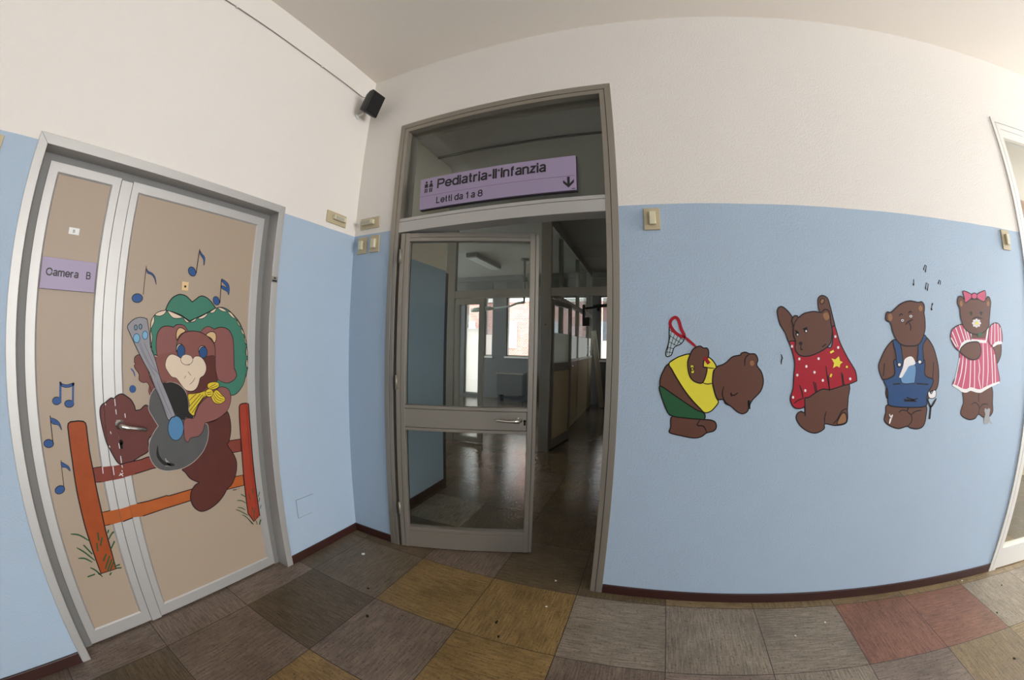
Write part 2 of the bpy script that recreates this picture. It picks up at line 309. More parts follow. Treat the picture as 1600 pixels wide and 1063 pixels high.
def text(body, name, m, parent, size_w, origin, right, upv=(0, 0, 1), thick=.0008, h=.03, pen=.168, gap=.20):
    """raised lettering: the baseline starts at origin and runs along right; the whole word is size_w wide, capitals h high"""
    x = pen/2; paths = []
    for ch in body:
        g, adv = GLYPHS[ch]
        for q in g:
            if isinstance(q, tuple): P, c = curve2(q[1], q[0] == 'c'), q[0] == 'c'
            else: P, c = [Vector(p) for p in q], False
            paths.append(([Vector((p.x+x, p.y)) for p in P], c))
        x += adv+gap
    wid = x-gap+pen/2; sx = size_w/wid; R_, U_ = Vector(right).normalized(), Vector(upv); Nn = R_.cross(U_); O = Vector(origin)+Nn*thick; b = MB()
    for k, (P, c) in enumerate(paths):
        n = len(P); Lp, Rp = [], []
        P = [Vector((p.x*sx, (pen/2+p.y*(1-pen))*h)) for p in P]; hw = pen/2*(sx+h)/2
        for i, p in enumerate(P):
            a = P[(i-1) % n] if c or i > 0 else p; e = P[(i+1) % n] if c or i < n-1 else p
            d1_, d2_ = (p-a), (e-p)
            if d1_.length < 1e-9: d1_ = d2_
            if d2_.length < 1e-9: d2_ = d1_
            d1_, d2_ = d1_.normalized(), d2_.normalized(); t = (d1_+d2_).normalized(); nn = Vector((-t.y, t.x)); w_ = hw/max(.45, abs(nn.dot(Vector((-d1_.y, d1_.x)))))
            ex = Vector((0, 0))
            if not c and i == 0: ex = -d2_*hw*(.98 if abs(d2_.y) > .9 else 0)
            if not c and i == n-1: ex = d1_*hw*(.98 if abs(d1_.y) > .9 else 0)
            Lp.append(p+nn*w_+ex); Rp.append(p-nn*w_+ex)
        vs = [O+R_*q.x+U_*q.y+Nn*.00002*k for q in Lp+Rp]
        b.add(vs, [(i, (i+1) % n, n+(i+1) % n, n+i) for i in range(n if c else n-1)])
    return b.build(name, m, parent)

# ------------------------------------------------------------------ room shell
H, HC, XE = 3.4665, 3.15, 9.0
DZ = 2.1735
w = MB(); w.box(-.14, 0, -4.6, -1.976, 0, H); w.box(-.14, 0, -1.976, -.627, DZ-.007, H); w.box(-.14, 0, -.627, .13, 0, H)
struct(w, 'wall_left', M_WALL)
w = MB(); w.box(0, .345, 0, .13, 0, H); w.box(.345, 1.773, 0, .13, 2.93, H); w.box(1.773, 4.486, 0, .13, 0, H); w.box(4.486, 5.9, 0, .13, 2.93, H); w.box(5.9, 9.2, 0, .13, 0, H)
struct(w, 'wall_right', M_WALL)
w = MB(); w.box(XE, XE+.2, -4.6, -2.85, 0, H); w.box(XE, XE+.2, -2.85, -.2, 0, .6); w.box(XE, XE+.2, -2.85, -.2, 3.05, H); w.box(XE, XE+.2, -.2, 0, 0, H)
struct(w, 'wall_window_side', M_WALL)
w = MB(); w.box(-.14, 4.4, -4.8, -4.6, 0, H); w.box(4.4, 5.6, -4.8, -4.6, 0, .9); w.box(4.4, 5.6, -4.8, -4.6, 2.9, H); w.box(5.6, XE+.2, -4.8, -4.6, 0, H)  # rear opening is added, out of view, to go with the rear light
struct(w, 'wall_rear', M_WALL)
struct(MB().box(-.14, XE+.2, -4.8, .13, H, H+.15), 'ceiling', M_CEIL)
for i, q in enumerate([(XE+.02, XE+.08, -2.85, -.2, .6, 3.05, 'x'), (4.4, 5.6, -4.72, -4.66, .9, 2.9, 'y')]):  # the second frame belongs to the added, unseen rear opening
    r = empty('window_%d' % (i+1), kind='structure'); fr = MB()
    x0, x1, y0, y1, z0, z1, ax = q; t = .06
    if ax == 'x':
        fr.box(x0, x1, y0, y0+t, z0, z1); fr.box(x0, x1, y1-t, y1, z0, z1); fr.box(x0, x1, y0, y1, z0, z0+t); fr.box(x0, x1, y0, y1, z1-t, z1)
        for k in (1, 2): yy = y0+(y1-y0)*k/3; fr.box(x0, x1, yy-t/2, yy+t/2, z0, z1)
    else:
        fr.box(x0, x0+t, y0, y1, z0, z1); fr.box(x1-t, x1, y0, y1, z0, z1); fr.box(x0, x1, y0, y1, z0, z0+t); fr.box(x0, x1, y0, y1, z1-t, z1); fr.box((x0+x1)/2-t/2, (x0+x1)/2+t/2, y0, y1, z0, z1)
    fr.build('window_frame', M_ALU_W, r)

# floor: one slab of 50 cm vinyl tiles in mixed colours
TX0, TY1, T = .6464, -.0678, .5
C_ = dict(olive=srgb(112, 99, 80), dkolive=srgb(99, 85, 64), pink=srgb(120, 104, 90), ochre=srgb(138, 112, 70), grey=srgb(137, 125, 109), red=srgb(132, 92, 74), pale=srgb(150, 138, 120),
          pinkpale=srgb(128, 113, 101), tan=srgb(142, 122, 88), brown=srgb(104, 88, 68), tan2=srgb(128, 110, 82))
special = {}
for (i, j), n in {(-2, 0): 'olive', (-1, 0): 'olive', (0, 0): 'ochre', (1, 0): 'ochre', (2, 0): 'grey', (3, 0): 'grey', (4, 0): 'grey', (5, 0): 'red', (6, 0): 'red', (7, 0): 'pale', (8, 0): 'pale',
                  (-2, -1): 'olive', (-1, -1): 'brown', (0, -1): 'pink', (1, -1): 'dkolive', (2, -1): 'dkolive', (3, -1): 'tan2', (4, -1): 'tan2', (5, -1): 'tan2', (6, -1): 'tan', (7, -1): 'tan', (8, -1): 'tan',
                  (-2, 1): 'pinkpale', (-1, 1): 'dkolive', (0, 1): 'pink', (1, 1): 'ochre', (2, 1): 'pink', (3, 1): 'pinkpale', (4, 1): 'grey', (5, 1): 'pinkpale', (6, 1): 'tan2', (7, 1): 'tan', (8, 1): 'tan2',
                  (-2, 2): 'pinkpale', (-1, 2): 'pink', (0, 2): 'ochre', (1, 2): 'dkolive', (2, 2): 'pink', (-2, 3): 'pinkpale', (-1, 3): 'dkolive', (0, 3): 'pink', (-2, 4): 'pink', (-1, 4): 'dkolive',
                  (-1, -2): 'pale', (0, -2): 'brown', (1, -2): 'brown', (-2, -2): 'brown'}.items(): special[(i, j)] = C_[n]
me = bpy.data.meshes.new('floor'); vs, fs, cols, gr, ce = [], [], [], [], []
for i in range(-13, 19):
    for j in range(-15, 11):
        xa, ya = TX0+T*i, TY1-T*j; x0, x1, y0, y1 = xa, xa+T, ya-T, ya
        if y0 > 7.1 or x0 > 9.3: continue
        k = len(vs); vs += [(x0, y0, 0), (x1, y0, 0), (x1, y1, 0), (x0, y1, 0)]; fs.append((k, k+1, k+2, k+3))
        c = special.get((i, j))
        if c is None:
            n = random.choice(['brown', 'dkolive', 'olive', 'pink'] if j < -1 else ['olive', 'ochre', 'grey', 'pink', 'tan2', 'dkolive']); c = C_[n]
        s = random.uniform(.93, 1.07); cols += [(c[0]*s, c[1]*s, c[2]*s, 1)]*4
        dirx = (i+j) % 2 == 0; ox, oy = random.uniform(0, 50), random.uniform(0, 50)
        q = [(0, 0), (T, 0), (T, T), (0, T)]
        gr += [((a+ox, b_+oy) if dirx else (b_+ox, a+oy)) for a, b_ in q]; ce += [(0, 0), (1, 0), (1, 1), (0, 1)]
me.from_pydata(vs, [], fs); me.materials.append(M_TILE); me.materials.append(M_TILE2)
for p_ in me.polygons: p_.material_index = 1 if vs[p_.vertices[0]][1] > .4 else 0
ca = me.color_attributes.new('tile_colour', 'FLOAT_COLOR', 'CORNER')
for n, c in enumerate(cols): ca.data[n].color = c
u1 = me.uv_layers.new(name='grain'); u2 = me.uv_layers.new(name='cell')
for n in range(len(gr)): u1.data[n].uv = gr[n]; u2.data[n].uv = ce[n]
fl = bpy.data.objects.new('floor', me); COL.objects.link(fl); tag(fl, kind='structure')

# skirting
def skirt(name, boxes):
    b = MB()
    for q in boxes:
        b.box(*q)
    return struct(b, name, M_BASE, bevel=.003)
skirt('baseboard_left', [(0, .011, -4.6, -1.985, 0, .058), (0, .011, -.618, 0, 0, .058)])
skirt('baseboard_right', [(.011, .338, -.011, 0, 0, .058), (1.781, 4.478, -.011, 0, 0, .058), (5.91, XE, -.011, 0, 0, .058)])
skirt('baseboard_corridor', [(.105, .116, .13, 1.13, 0, .075)])

# ------------------------------------------------------------------ left door (narrow leaf + main leaf)
XD = -.08
d1 = empty('door_1', 'beige two-leaf door in a silver frame with a guitar-playing bear painted on it', 'door', kind='structure')
fr = MB()
def frame_u(b, y0, y1, z1, wd, x0, x1):
    """upside-down U with mitred corners seen on the x faces"""
    for (a0, a1, c0, c1) in ((y0, y0+wd, z1, z1-wd), (y1, y1-wd, z1, z1-wd)):
        b.prism([(a0, 0), (a1, 0), (a1, c1), (a0, c0)], 'x', x0, x1)
    b.prism([(y0, z1), (y1, z1), (y1-wd, z1-wd), (y0+wd, z1-wd)], 'x', x0, x1)
frame_u(fr, -1.983, -.62, DZ, .044, -.13, .012)
fr.build('door_frame', M_ALU_B, d1, bevel=.002)
fs_ = MB(); frame_u(fs_, -1.9395, -.6635, DZ-.0435, .036, -.135, -.084); fs_.build('door_stop', M_JAMB, d1)
MB().box(-.138, -.129, -1.97, -.63, 0, DZ-.01).build('dark_backing', M_HOLE, d1)  # hidden panel added to stop sky light leaking round the leaves
def leaf(name, y0, y1, py0, py1, z0, z1, pz0, pz1, parent, oz=.0):
    t = MB()
    x0, xf, xp = XD-.045, XD+.004, XD-.004
    def ring(i):  # outer, inner-front, inner-panel
        return None
    O = [(y0, z0), (y1, z0), (y1, z1), (y0, z1)]; I = [(py0, pz0), (py1, pz0), (py1, pz1), (py0, pz1)]
    J = [(py0-.010, pz0-.010), (py1+.010, pz0-.010), (py1+.010, pz1+.010), (py0-.010, pz1+.010)]
    for k in range(4):
        a, b2 = O[k], O[(k+1) % 4]; c, d = J[(k+1) % 4], J[k]; e, f = I[(k+1) % 4], I[k]
        t.add([(xf, *a), (xf, *b2), (xf, *c), (xf, *d)], [(0, 1, 2, 3)])
        t.add([(xf, *d), (xf, *c), (xp, *e), (xp, *f)], [(0, 1, 2, 3)])
        t.add([(xf, *a), (xf, *b2), (x0, *b2), (x0, *a)], [(0, 1, 2, 3)])
    fo = t.build(name, M_ALU_B, parent)
    MB().box(x0+.004, XD-.001, py0-.002, py1+.002, pz0-.002, pz1+.002).build('panel', M_PANEL, fo)
    return fo
nleaf = leaf('narrow_leaf', -1.902, -1.552, -1.849, -1.600, .012, 2.096, .086, 2.047, d1)
mleaf = leaf('main_leaf', -1.491, -.702, -1.447, -.752, .012, 2.096, .080, 2.042, d1)
MB().box(XD-.03, XD+.007, -1.550, -1.493, .006, 2.09).build('overlap_strip', M_ALU_B, mleaf, bevel=.0015)
hd = MB(); hx = XD+.007
hd.tube([(hx, -1.484, 1.016), (hx+.006, -1.484, 1.016)], .022, 16)
hd.tube([(hx+.004, -1.484, 1.016), (hx+.030, -1.484, 1.014), (hx+.040, -1.476, 1.010), (hx+.043, -1.45, 1.003), (hx+.043, -1.41, .995), (hx+.042, -1.36, .985)], [.013, .013, .015, .011, .0085, .008], 12)
hd.build('door_handle', M_CHROME, mleaf, smooth=True)
kh = MB(); kh.tube([(hx+.0005, -1.486, .934), (hx+.0015, -1.486, .934)], .012, 14); kh.box(hx+.0005, hx+.0015, -1.493, -1.479, .905, .934); kh.build('keyhole', M_HOLE, mleaf)
ps = MB(); ps.box(.012, .0135, -.664, -.625, 1.722, 1.756, 0); ps.box(.0135, .0138, -.660, -.629, 1.726, 1.736, 1); ps.box(.0135, .0138, -.65, -.638, 1.742, 1.751, 1); ps.build('lock_label', [M_ALU, M_TEXT], d1)
at_base(d1, (-.05, -1.3, 0))

sg = empty('room_sign', 'small lilac door sign reading Camera B', 'sign')
s = MB(); s.box(XD, XD+.012, -1.850, -1.600, 1.579, 1.705); s.build('sign_plate', M_SIGN, sg, bevel=.0015)
text('Camera', 'lettering', M_TEXT, sg, .150, (XD+.012, -1.829, 1.632), (0, 1, 0), h=.031)
text('B', 'lettering', M_TEXT, sg, .021, (XD+.012, -1.644, 1.632), (0, 1, 0), h=.031)
at_base(sg, (XD, -1.725, 1.579))
st = empty('room_letter_sticker', 'small white sticker with a letter B on the narrow door leaf', 'sticker')
s = MB(); s.box(XD, XD+.002, -1.751, -1.702, 1.811, 1.839); s.build('sticker', M_STICK, st)
text('B', 'lettering', M_TEXT, st, .009, (XD+.002, -1.731, 1.818), (0, 1, 0), h=.013, pen=.14)
at_base(st, (XD, -1.727, 1.811))
pe = empty('peephole_plate', 'small yellowed square plate with a peephole above the green bonnet', 'plate')
s = MB(); s.box(XD, XD+.004, -1.161, -1.124, 1.629, 1.673); s.build('plate', mat('yellowed_plastic', srgb(222, 190, 138), .4), pe, bevel=.001)
s = MB(); s.tube([(XD+.004, -1.142, 1.65), (XD+.0046, -1.142, 1.65)], .006, 10); s.build('hole', M_HOLE, pe)
at_base(pe, (XD, -1.142, 1.629))

# ------------------------------------------------------------------ glazed door to the ward
d2 = empty('door_2', 'tall aluminium glass door with a transom pane, standing half open to the dark ward', 'door', kind='structure')
X0, X1, ZT = .3394, 1.7792, 2.936
fr = MB()
def frame_y(b, x0, x1, z1, wd, ya, yb):
    for (a0, a1) in ((x0, x0+wd), (x1, x1-wd)): b.prism([(a0, 0), (a1, 0), (a1, z1-wd), (a0, z1)], 'y', ya, yb)
    b.prism([(x0, z1), (x1, z1), (x1-wd, z1-wd), (x0+wd, z1-wd)], 'y', ya, yb)
frame_y(fr, X0, X1, ZT, .036, -.012, .125)
frame_y(fr, X0+.039, X1-.039, ZT-.039, .028, -.010, .125)
fr.box(X0+.02, X0+.045, .0, .12, 0, ZT-.02); fr.box(X1-.045, X1-.02, .0, .12, 0, ZT-.02); fr.box(X0+.02, X1-.02, .0, .12, ZT-.045, ZT-.02)
fr.build('door_frame', M_ALU, d2, bevel=.0015)
gj = MB(); frame_y(gj, X0+.0355, X1-.0355, ZT-.0355, .004, -.006, .05); gj.build('frame_gap', M_DARK, d2)
gk = MB(); gk.box(X0+.058, X0+.092, .050, .118, .003, 2.11); gk.build('gap_shade_strip', M_HOLE, d2)  # black strip painting in the shaded gap between frame and leaf
tr = MB(); tr.box(X0+.06, X1-.06, -.008, .11, 2.112, 2.182); tr.box(X0+.06, X1-.06, -.006, .11, 2.185, 2.207); tr.build('transom_rail', M_ALU_B, d2, bevel=.0015)
MB().box(X0+.066, X1-.066, .034, .040, 2.206, ZT-.066).build('glass_pane', M_GLASS2, d2)
# swinging leaf, local frame: u along leaf, w outwards to the viewer
LA = math.atan2(.34115, .94001); LM = Matrix.Translation((.485, .008, 0)) @ Matrix.Rotation(LA, 4, 'Z')
def lb(b, u0, u1, w0, w1, z0, z1, mi=0): return b.box(u0, u1, w0, w1, z0, z1, mi, LM)
lf = MB()
for (u0, u1) in ((-.055, -.027), (-.024, .004), (.774, .806), (.808, .829)): lb(lf, u0, u1, 0 if u0 not in (-.024, .774) else -.003, .045, .008, 2.104)
lb(lf, .004, .774, 0, .045, 2.074, 2.104); lb(lf, .004, .774, -.003, .045, 2.048, 2.072)
lb(lf, .004, .774, 0, .045, .008, .137); lb(lf, .004, .774, -.003, .045, .140, .164)
LF = lf.build('swinging_leaf', M_ALU, d2, bevel=.0015)
js = MB(); lb(js, -.0275, -.0235, .004, .04, .01, 2.10); lb(js, .8055, .8085, .004, .04, .01, 2.10); js.build('dark_groove_fill', M_DARK, LF)  # dark strips fill the see-through grooves so they read black
mr = MB(); lb(mr, .004, .774, 0, .045, .868, .985); lb(mr, .004, .774, -.004, .045, .988, 1.008); lb(mr, .004, .774, -.004, .045, .846, .865); mr.build('middle_rail', M_ALU, LF, bevel=.0015)
g = MB(); lb(g, .004, .774, .020, .025, 1.006, 2.05); g.build('glass_pane', M_GLASS, LF)
g = MB(); lb(g, .004, .774, .020, .025, .163, .848); g.build('glass_pane', M_GLASS, LF)
hd = MB()
hd.tube([(.728, -.001, .936), (.728, -.006, .936)], .018, 16); hd.tube([(.728, -.004, .936), (.727, -.03, .936), (.718, -.042, .936), (.69, -.046, .934), (.65, -.046, .934), (.61, -.045, .938), (.583, -.044, .940)], [.013, .014, .016, .0095, .008, .008, .0075], 12)
hd.build('door_handle', M_CHROME, LF, smooth=True, M=LM)
kh = MB(); kh.tube([(.760, -.0012, .929), (.760, -.0003, .929)], .009, 14); kh.box(.754, .766, -.0012, -.0003, .902, .929); kh.build('keyhole', M_HOLE, LF, M=LM)
pl = MB(); pl.box(.7705, .7735, -.0012, -.0003, .868, .985); pl.build('lock_plate_edge', M_HOLE, LF, M=LM)
for zz in (.3, 1.15, 1.95):
    hg = MB(); hg.tube([(-.052, -.006, zz-.045), (-.052, -.006, zz+.045)], .008, 10); hg.build('hinge', M_ALU, LF, smooth=True, M=LM)
at_base(d2, (1.06, .06, 0))

wsn = empty('ward_sign', 'long lilac sign on the transom reading Pediatria and Letti da 1 a 8', 'sign')
s = MB(); s.box(.566, 1.560, -.022, -.013, 2.240, 2.450); s.build('sign_face', M_SIGN, wsn, bevel=.001)
s = MB(); s.box(.570, 1.566, -.013, .008, 2.235, 2.449); s.box(.62, .66, -.008, .034, 2.30, 2.34); s.box(1.46, 1.5, -.008, .034, 2.30, 2.34); s.build('sign_back', M_SIGNEDGE, wsn)
text('Pediatria-II', 'lettering', M_TEXT, wsn, .405, (.691, -.022, 2.367), (1, 0, 0), h=.064)
text('a', 'lettering', M_TEXT, wsn, .017, (1.098, -.022, 2.412), (1, 0, 0), h=.014)
text('Infanzia', 'lettering', M_TEXT, wsn, .272, (1.120, -.022, 2.367), (1, 0, 0), h=.064)
text('Letti da 1 a 8', 'lettering', M_TEXT, wsn, .318, (.692, -.022, 2.264), (1, 0, 0), h=.044)
s = MB(); s.box(.568, 1.558, -.0226, -.022, 2.3255, 2.328); s.build('divider_line', mat('sign_line', srgb(128, 106, 140), .5), wsn)
ic = MB()
for xc, dress in ((.610, 0), (.645, 1)):
    ic.prism([(xc+.0075*math.cos(a*PI/6), 2.422+.0085*math.sin(a*PI/6)) for a in range(12)], 'y', -.0228, -.022)
    if dress: ic.prism([(xc-.008, 2.411), (xc+.008, 2.411), (xc+.016, 2.385), (xc-.016, 2.385)], 'y', -.0228, -.022)
    else: ic.prism([(xc-.012, 2.411), (xc+.012, 2.411), (xc+.013, 2.385), (xc-.013, 2.385)], 'y', -.0228, -.022)
    for dx in (-.0065, .0065): ic.box(xc+dx-.0042, xc+dx+.0042, -.0228, -.022, 2.350, 2.379)
ic.build('people_symbol', M_TEXT, wsn)
ar = MB(); xc = 1.518
ar.prism([(xc-.007, 2.322), (xc+.007, 2.322), (xc+.007, 2.274), (xc-.007, 2.274)], 'y', -.0228, -.022)
ar.prism([(xc, 2.256), (xc+.030, 2.286), (xc+.030, 2.304), (xc, 2.274), (xc-.030, 2.304), (xc-.030, 2.286)], 'y', -.0228, -.0219)
ar.build('arrow_symbol', M_TEXT, wsn)
s = MB(); s.box(1.535, 1.556, -.0226, -.022, 2.247, 2.251); s.build('maker_mark', M_TEXT, wsn)
at_base(wsn, (1.06, 0, 2.24))

# ------------------------------------------------------------------ pale glass door at the right edge
d3 = empty('door_3', 'pale aluminium glass door at the right end of the blue wall', 'door', kind='structure')
fr = MB(); frame_y(fr, 4.4788, 5.905, 2.936, .034, -.012, .125); frame_y(fr, 4.5155, 5.868, 2.898, .040, -.012, .10)
fr.build('door_frame', M_ALU_W, d3, bevel=.0015)
MB().box(4.505, 5.878, -.009, .12, 2.892, 2.91).build('frame_joint', M_DARK, d3); 
gj = MB(); gj.box(4.5125, 4.5158, -.0105, .10, 0, 2.90); gj.build('frame_gap', M_DARK, d3)
rl = MB(); rl.box(4.556, 5.828, -.004, .06, .006, .156); rl.box(4.556, 5.828, -.002, .06, 2.80, 2.858); rl.box(5.15, 5.22, -.004, .06, .156, 2.8); rl.build('door_rail', M_ALU_W, d3, bevel=.0015)
MB().box(4.556, 5.15, .03, .036, .156, 2.80).build('glass_pane', M_GLASS, d3)
MB().box(5.22, 5.828, .03, .036, .156, 2.80).build('glass_pane', M_GLASS, d3)
at_base(d3, (5.19, .05, 0))
# side room behind it
struct(MB().box(2.0, 9.2, 1.6, 1.75, 0, HC), 'wall_side_room', M_CREAM)
struct(MB().box(2.0, 9.2, .131, 1.75, HC, HC+.1), 'ceiling_side_room', M_CEIL)
struct(MB().box(2.0, 9.2, 1.56, 1.6, 2.9, HC), 'trim_1', M_BROWN)
w = MB(); w.box(9.2, 9.4, .0, .2, 0, HC+.1); w.box(9.2, 9.4, 1.5, 1.75, 0, HC+.1); w.box(9.2, 9.4, .2, 1.5, 0, .6); w.box(9.2, 9.4, .2, 1.5, 2.8, HC+.1); struct(w, 'wall_side_room_end', M_CREAM)

# ------------------------------------------------------------------ switches, call lights
def plate(axis, a0, a1, z0, z1, btn, depth, label, cat, group, name='light_switch', lens=None):
    r = empty(name, label, cat, group); b = MB(); k = MB(); g_ = MB()
    ba0, ba1, bz0, bz1 = btn
    if axis == 'y':
        b.box(a0, a1, -.010, 0, z0, z1); k.box(ba0, ba1, -depth, -.010, bz0, bz1)
        if lens: g_.box(*lens[:2], -depth-.001, -.012, *lens[2:])
        base = ((a0+a1)/2, 0, z0)
    else:
        b.box(0, .010, a0, a1, z0, z1); k.box(.010, depth, ba0, ba1, bz0, bz1)
        if lens: g_.box(.012, depth+.001, *lens[:2], *lens[2:])
        base = (0, (a0+a1)/2, z0)
    b.build('cover_plate', M_PLATE, r, bevel=.002); k.build('rocker' if name == 'light_switch' else 'lamp_housing', M_BUTTON, r, bevel=.003)
    if lens: g_.build('lens', M_BTNGREY, r, bevel=.001)
    at_base(r, base); return r
GS = 'switches beside the glass door'
plate('y', .047, .130, 2.003, 2.120, (.070, .103, 2.030, 2.093), .032, 'ivory light switch nearest the corner, left of its twin by the glass door', 'light switch', GS)
plate('y', .160, .243, 2.005, 2.122, (.184, .217, 2.032, 2.095), .032, 'ivory light switch touching the glass door frame, right of its twin in the corner', 'light switch', GS)
plate('y', 1.909, 1.992, 1.999, 2.116, (1.936, 1.969, 2.024, 2.094), .028, 'ivory light switch right of the glass door, above the net-carrying bear', 'light switch', None)
plate('y', 4.264, 4.345, 2.010, 2.132, (4.293, 4.324, 2.040, 2.105), .030, 'ivory light switch beside the pale door at the right end of the wall', 'light switch', None)
plate('x', -2.226, -2.133, 1.998, 2.118, (-2.20, -2.16, 2.025, 2.09), .03, 'ivory switch plate cut by the left edge of the photo, outside the bear door', 'light switch', None)
plate('x', -.285, -.107, 2.176, 2.258, (-.238, -.128, 2.203, 2.233), .036, 'horizontal ivory call-light plate on the bear door wall, near the corner', 'call light', 'call lights in the corner', 'call_light', (-.228, -.15, 2.207, 2.229))
plate('y', .055, .228, 2.178, 2.258, (.075, .190, 2.204, 2.236), .036, 'horizontal ivory call-light plate beside the transom of the glass door', 'call light', 'call lights in the corner', 'call_light', (.08, .165, 2.208, 2.232))
# access panel outline low on the left wall
ap = empty('access_panel', 'flush blue inspection cover low on the wall between door and corner', 'cover panel')
MB().box(0, .0015, -.517, -.378, .291, .415).build('cover', M_WALL, ap)
s = MB(); s.box(.0015, .0019, -.518, -.378, .4135, .4165); s.box(.0015, .0019, -.519, -.516, .291, .4165); s.box(.0015, .0019, -.517, -.40, .2895, .2910); s.build('gap_line', mat('gap_grey', srgb(92, 108, 122), .8), ap)
at_base(ap, (0, -.45, .291))

# ------------------------------------------------------------------ loudspeaker and its cable
sp = empty('wall_speaker', 'small black loudspeaker on a bracket high in the wall corner', 'speaker')
nrm = Vector((.92, -.06, -.36)).normalized(); side = Vector((0, 0, 1)).cross(nrm).normalized(); upv = nrm.cross(side)
SM = Matrix((( side.x, upv.x, nrm.x, .115), (side.y, upv.y, nrm.y, -.135), (side.z, upv.z, nrm.z, 3.135), (0, 0, 0, 1)))
b = MB(); rings = []
for z_, sx, sy in ((.055, .062, .085), (.045, .066, .089), (.0, .058, .082), (-.045, .040, .066), (-.062, .026, .05)):
    rings.append([(sx, -sy, z_), (sx*1.0, sy, z_), (-sx, sy, z_), (-sx, -sy, z_)])
b.loft(rings[::-1]); cab = b.build('cabinet', M_SPK, sp, M=SM, bevel=.004)
b = MB(); b.box(-.057, .057, -.080, .080, .054, .062); b.build('grille', M_GRILLE, cab, M=SM, bevel=.003)
b = MB(); b.tube([(0, -.135, 3.06), (.012, -.135, 3.06)], .026, 14); b.tube([(.008, -.135, 3.06), (.05, -.135, 3.065), (.075, -.135, 3.09)], .010, 10); b.build('bracket', M_ALU_W, sp, smooth=True)
at_base(sp, (0, -.135, 3.06))
cb = MB(); pts = [(.006, -4.5+i*.2183, 3.246+.0015*math.sin(i*2.1)) for i in range(21)]+[(.02, -.12, 3.24), (.06, -.118, 3.215)]
cb.tube(pts, .0032, 8); o = cb.build('speaker_cable', M_CABLE, None, smooth=True); tag(o, 'thin grey cable running along the upper left wall to the loudspeaker', 'cable')
for yy in (-.57, -1.3, -2.1): MB().box(0, .012, yy-.006, yy+.006, 3.238, 3.256).build('cable_clip', M_ALU_W, o)

# ------------------------------------------------------------------ the dark ward behind the glass door
struct(MB().box(-.4, .105, .13, 1.13, 0, HC+.3), 'wall_vestibule', M_WALL2)
w = MB(); w.box(-5.2, -.4, 1.0, 1.13, 0, HC+.1); struct(w, 'wall_corridor_left', M_PLAIN)
struct(MB().box(1.86, 2.0, .13, 2.77, 0, HC+.1), 'wall_corridor_right', M_PLAIN)
struct(MB().box(-.4, 2.0, .13, .87, HC+.004, HC+.1), 'ceiling_vestibule', M_VEST_CEIL)
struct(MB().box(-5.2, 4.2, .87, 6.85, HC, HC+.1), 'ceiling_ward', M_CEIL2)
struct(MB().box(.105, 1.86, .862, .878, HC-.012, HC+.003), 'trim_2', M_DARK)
jm = MB(); jm.box(.02, .10, 1.131, 1.19, 0, 2.07); struct(jm, 'trim_3', mat('dark_door_jamb', srgb(52, 46, 42), .5))
w = MB()
for (a, b_) in ((1.0, 1.3), (2.5, 3.3), (6.3, 7.0)): w.box(-5.35, -5.2, a, b_, 0, HC+.1)
for (a, b_) in ((1.3, 2.5), (3.3, 6.3)): w.box(-5.35, -5.2, a, b_, 0, .9); w.box(-5.35, -5.2, a, b_, 2.6, HC+.1)  # unseen openings added to go with the ward and corridor fill lights
struct(w, 'wall_ward_left', M_PLAIN)
struct(MB().box(4.2, 4.35, 1.75, 7.0, 0, HC+.1), 'wall_ward_right', M_PLAIN)
struct(MB().box(2.0, 4.35, 1.75, 1.9, 0, HC+.1), 'wall_ward_near', M_PLAIN)

# glazed partition across the corridor
YP0, YP1 = 2.69, 2.76
gp = empty('glazed_partition', 'dull metal glazed partition with a narrow glass leaf, crossing behind the open door', 'partition')
for (a, b_) in ((-.815, -.665), (.602, .737), (1.50, 1.62), (-2.7, -2.58)): MB().box(a, b_, YP0, YP1, 0, HC).build('post', M_ALU_D, gp, bevel=.002)
for (a, b_) in ((-5.2, -2.7), (-2.58, -.815), (-.665, .602), (.737, 1.50), (1.62, 1.86)):
    MB().box(a, b_, YP0+.004, YP1-.004, 2.03, 2.135).build('rail', M_ALU_D, gp, bevel=.002)
    MB().box(a, b_, YP0+.004, YP1-.004, 3.05, HC).build('rail', M_ALU_D, gp)
    MB().box(a, b_, YP0+.03, YP0+.036, 2.135, 3.05).build('glass_pane', M_GLASS2, gp)
for (a, b_) in ((-5.2, -2.7), (-2.58, -.815), (1.62, 1.86)):
    MB().box(a, b_, YP0+.01, YP1-.01, 0, 1.05).build('panel', M_BEIGE, gp); MB().box(a, b_, YP0+.03, YP0+.036, 1.05, 2.03).build('glass_pane', M_GLASS2, gp)
nl = MB()
for (a, b_) in ((-.640, -.575), (-.275, -.205)): nl.box(a, b_, YP0, YP1-.02, .01, 2.02)
nl.box(-.575, -.275, YP0, YP1-.02, 1.94, 2.02); nl.box(-.575, -.275, YP0, YP1-.02, .01, .085); nl.build('leaf_frame', M_ALU_D, gp, bevel=.002)
MB().box(-.575, -.275, YP0+.02, YP0+.026, .085, 1.94).build('glass_pane', M_GLASS, gp)
s = MB(); s.tube([(.67, YP0-.006, 1.66), (.67, YP0, 1.66)], .008, 10); s.build('screw_cap', M_DARK, gp)
at_base(gp, (0, 2.725, 0))
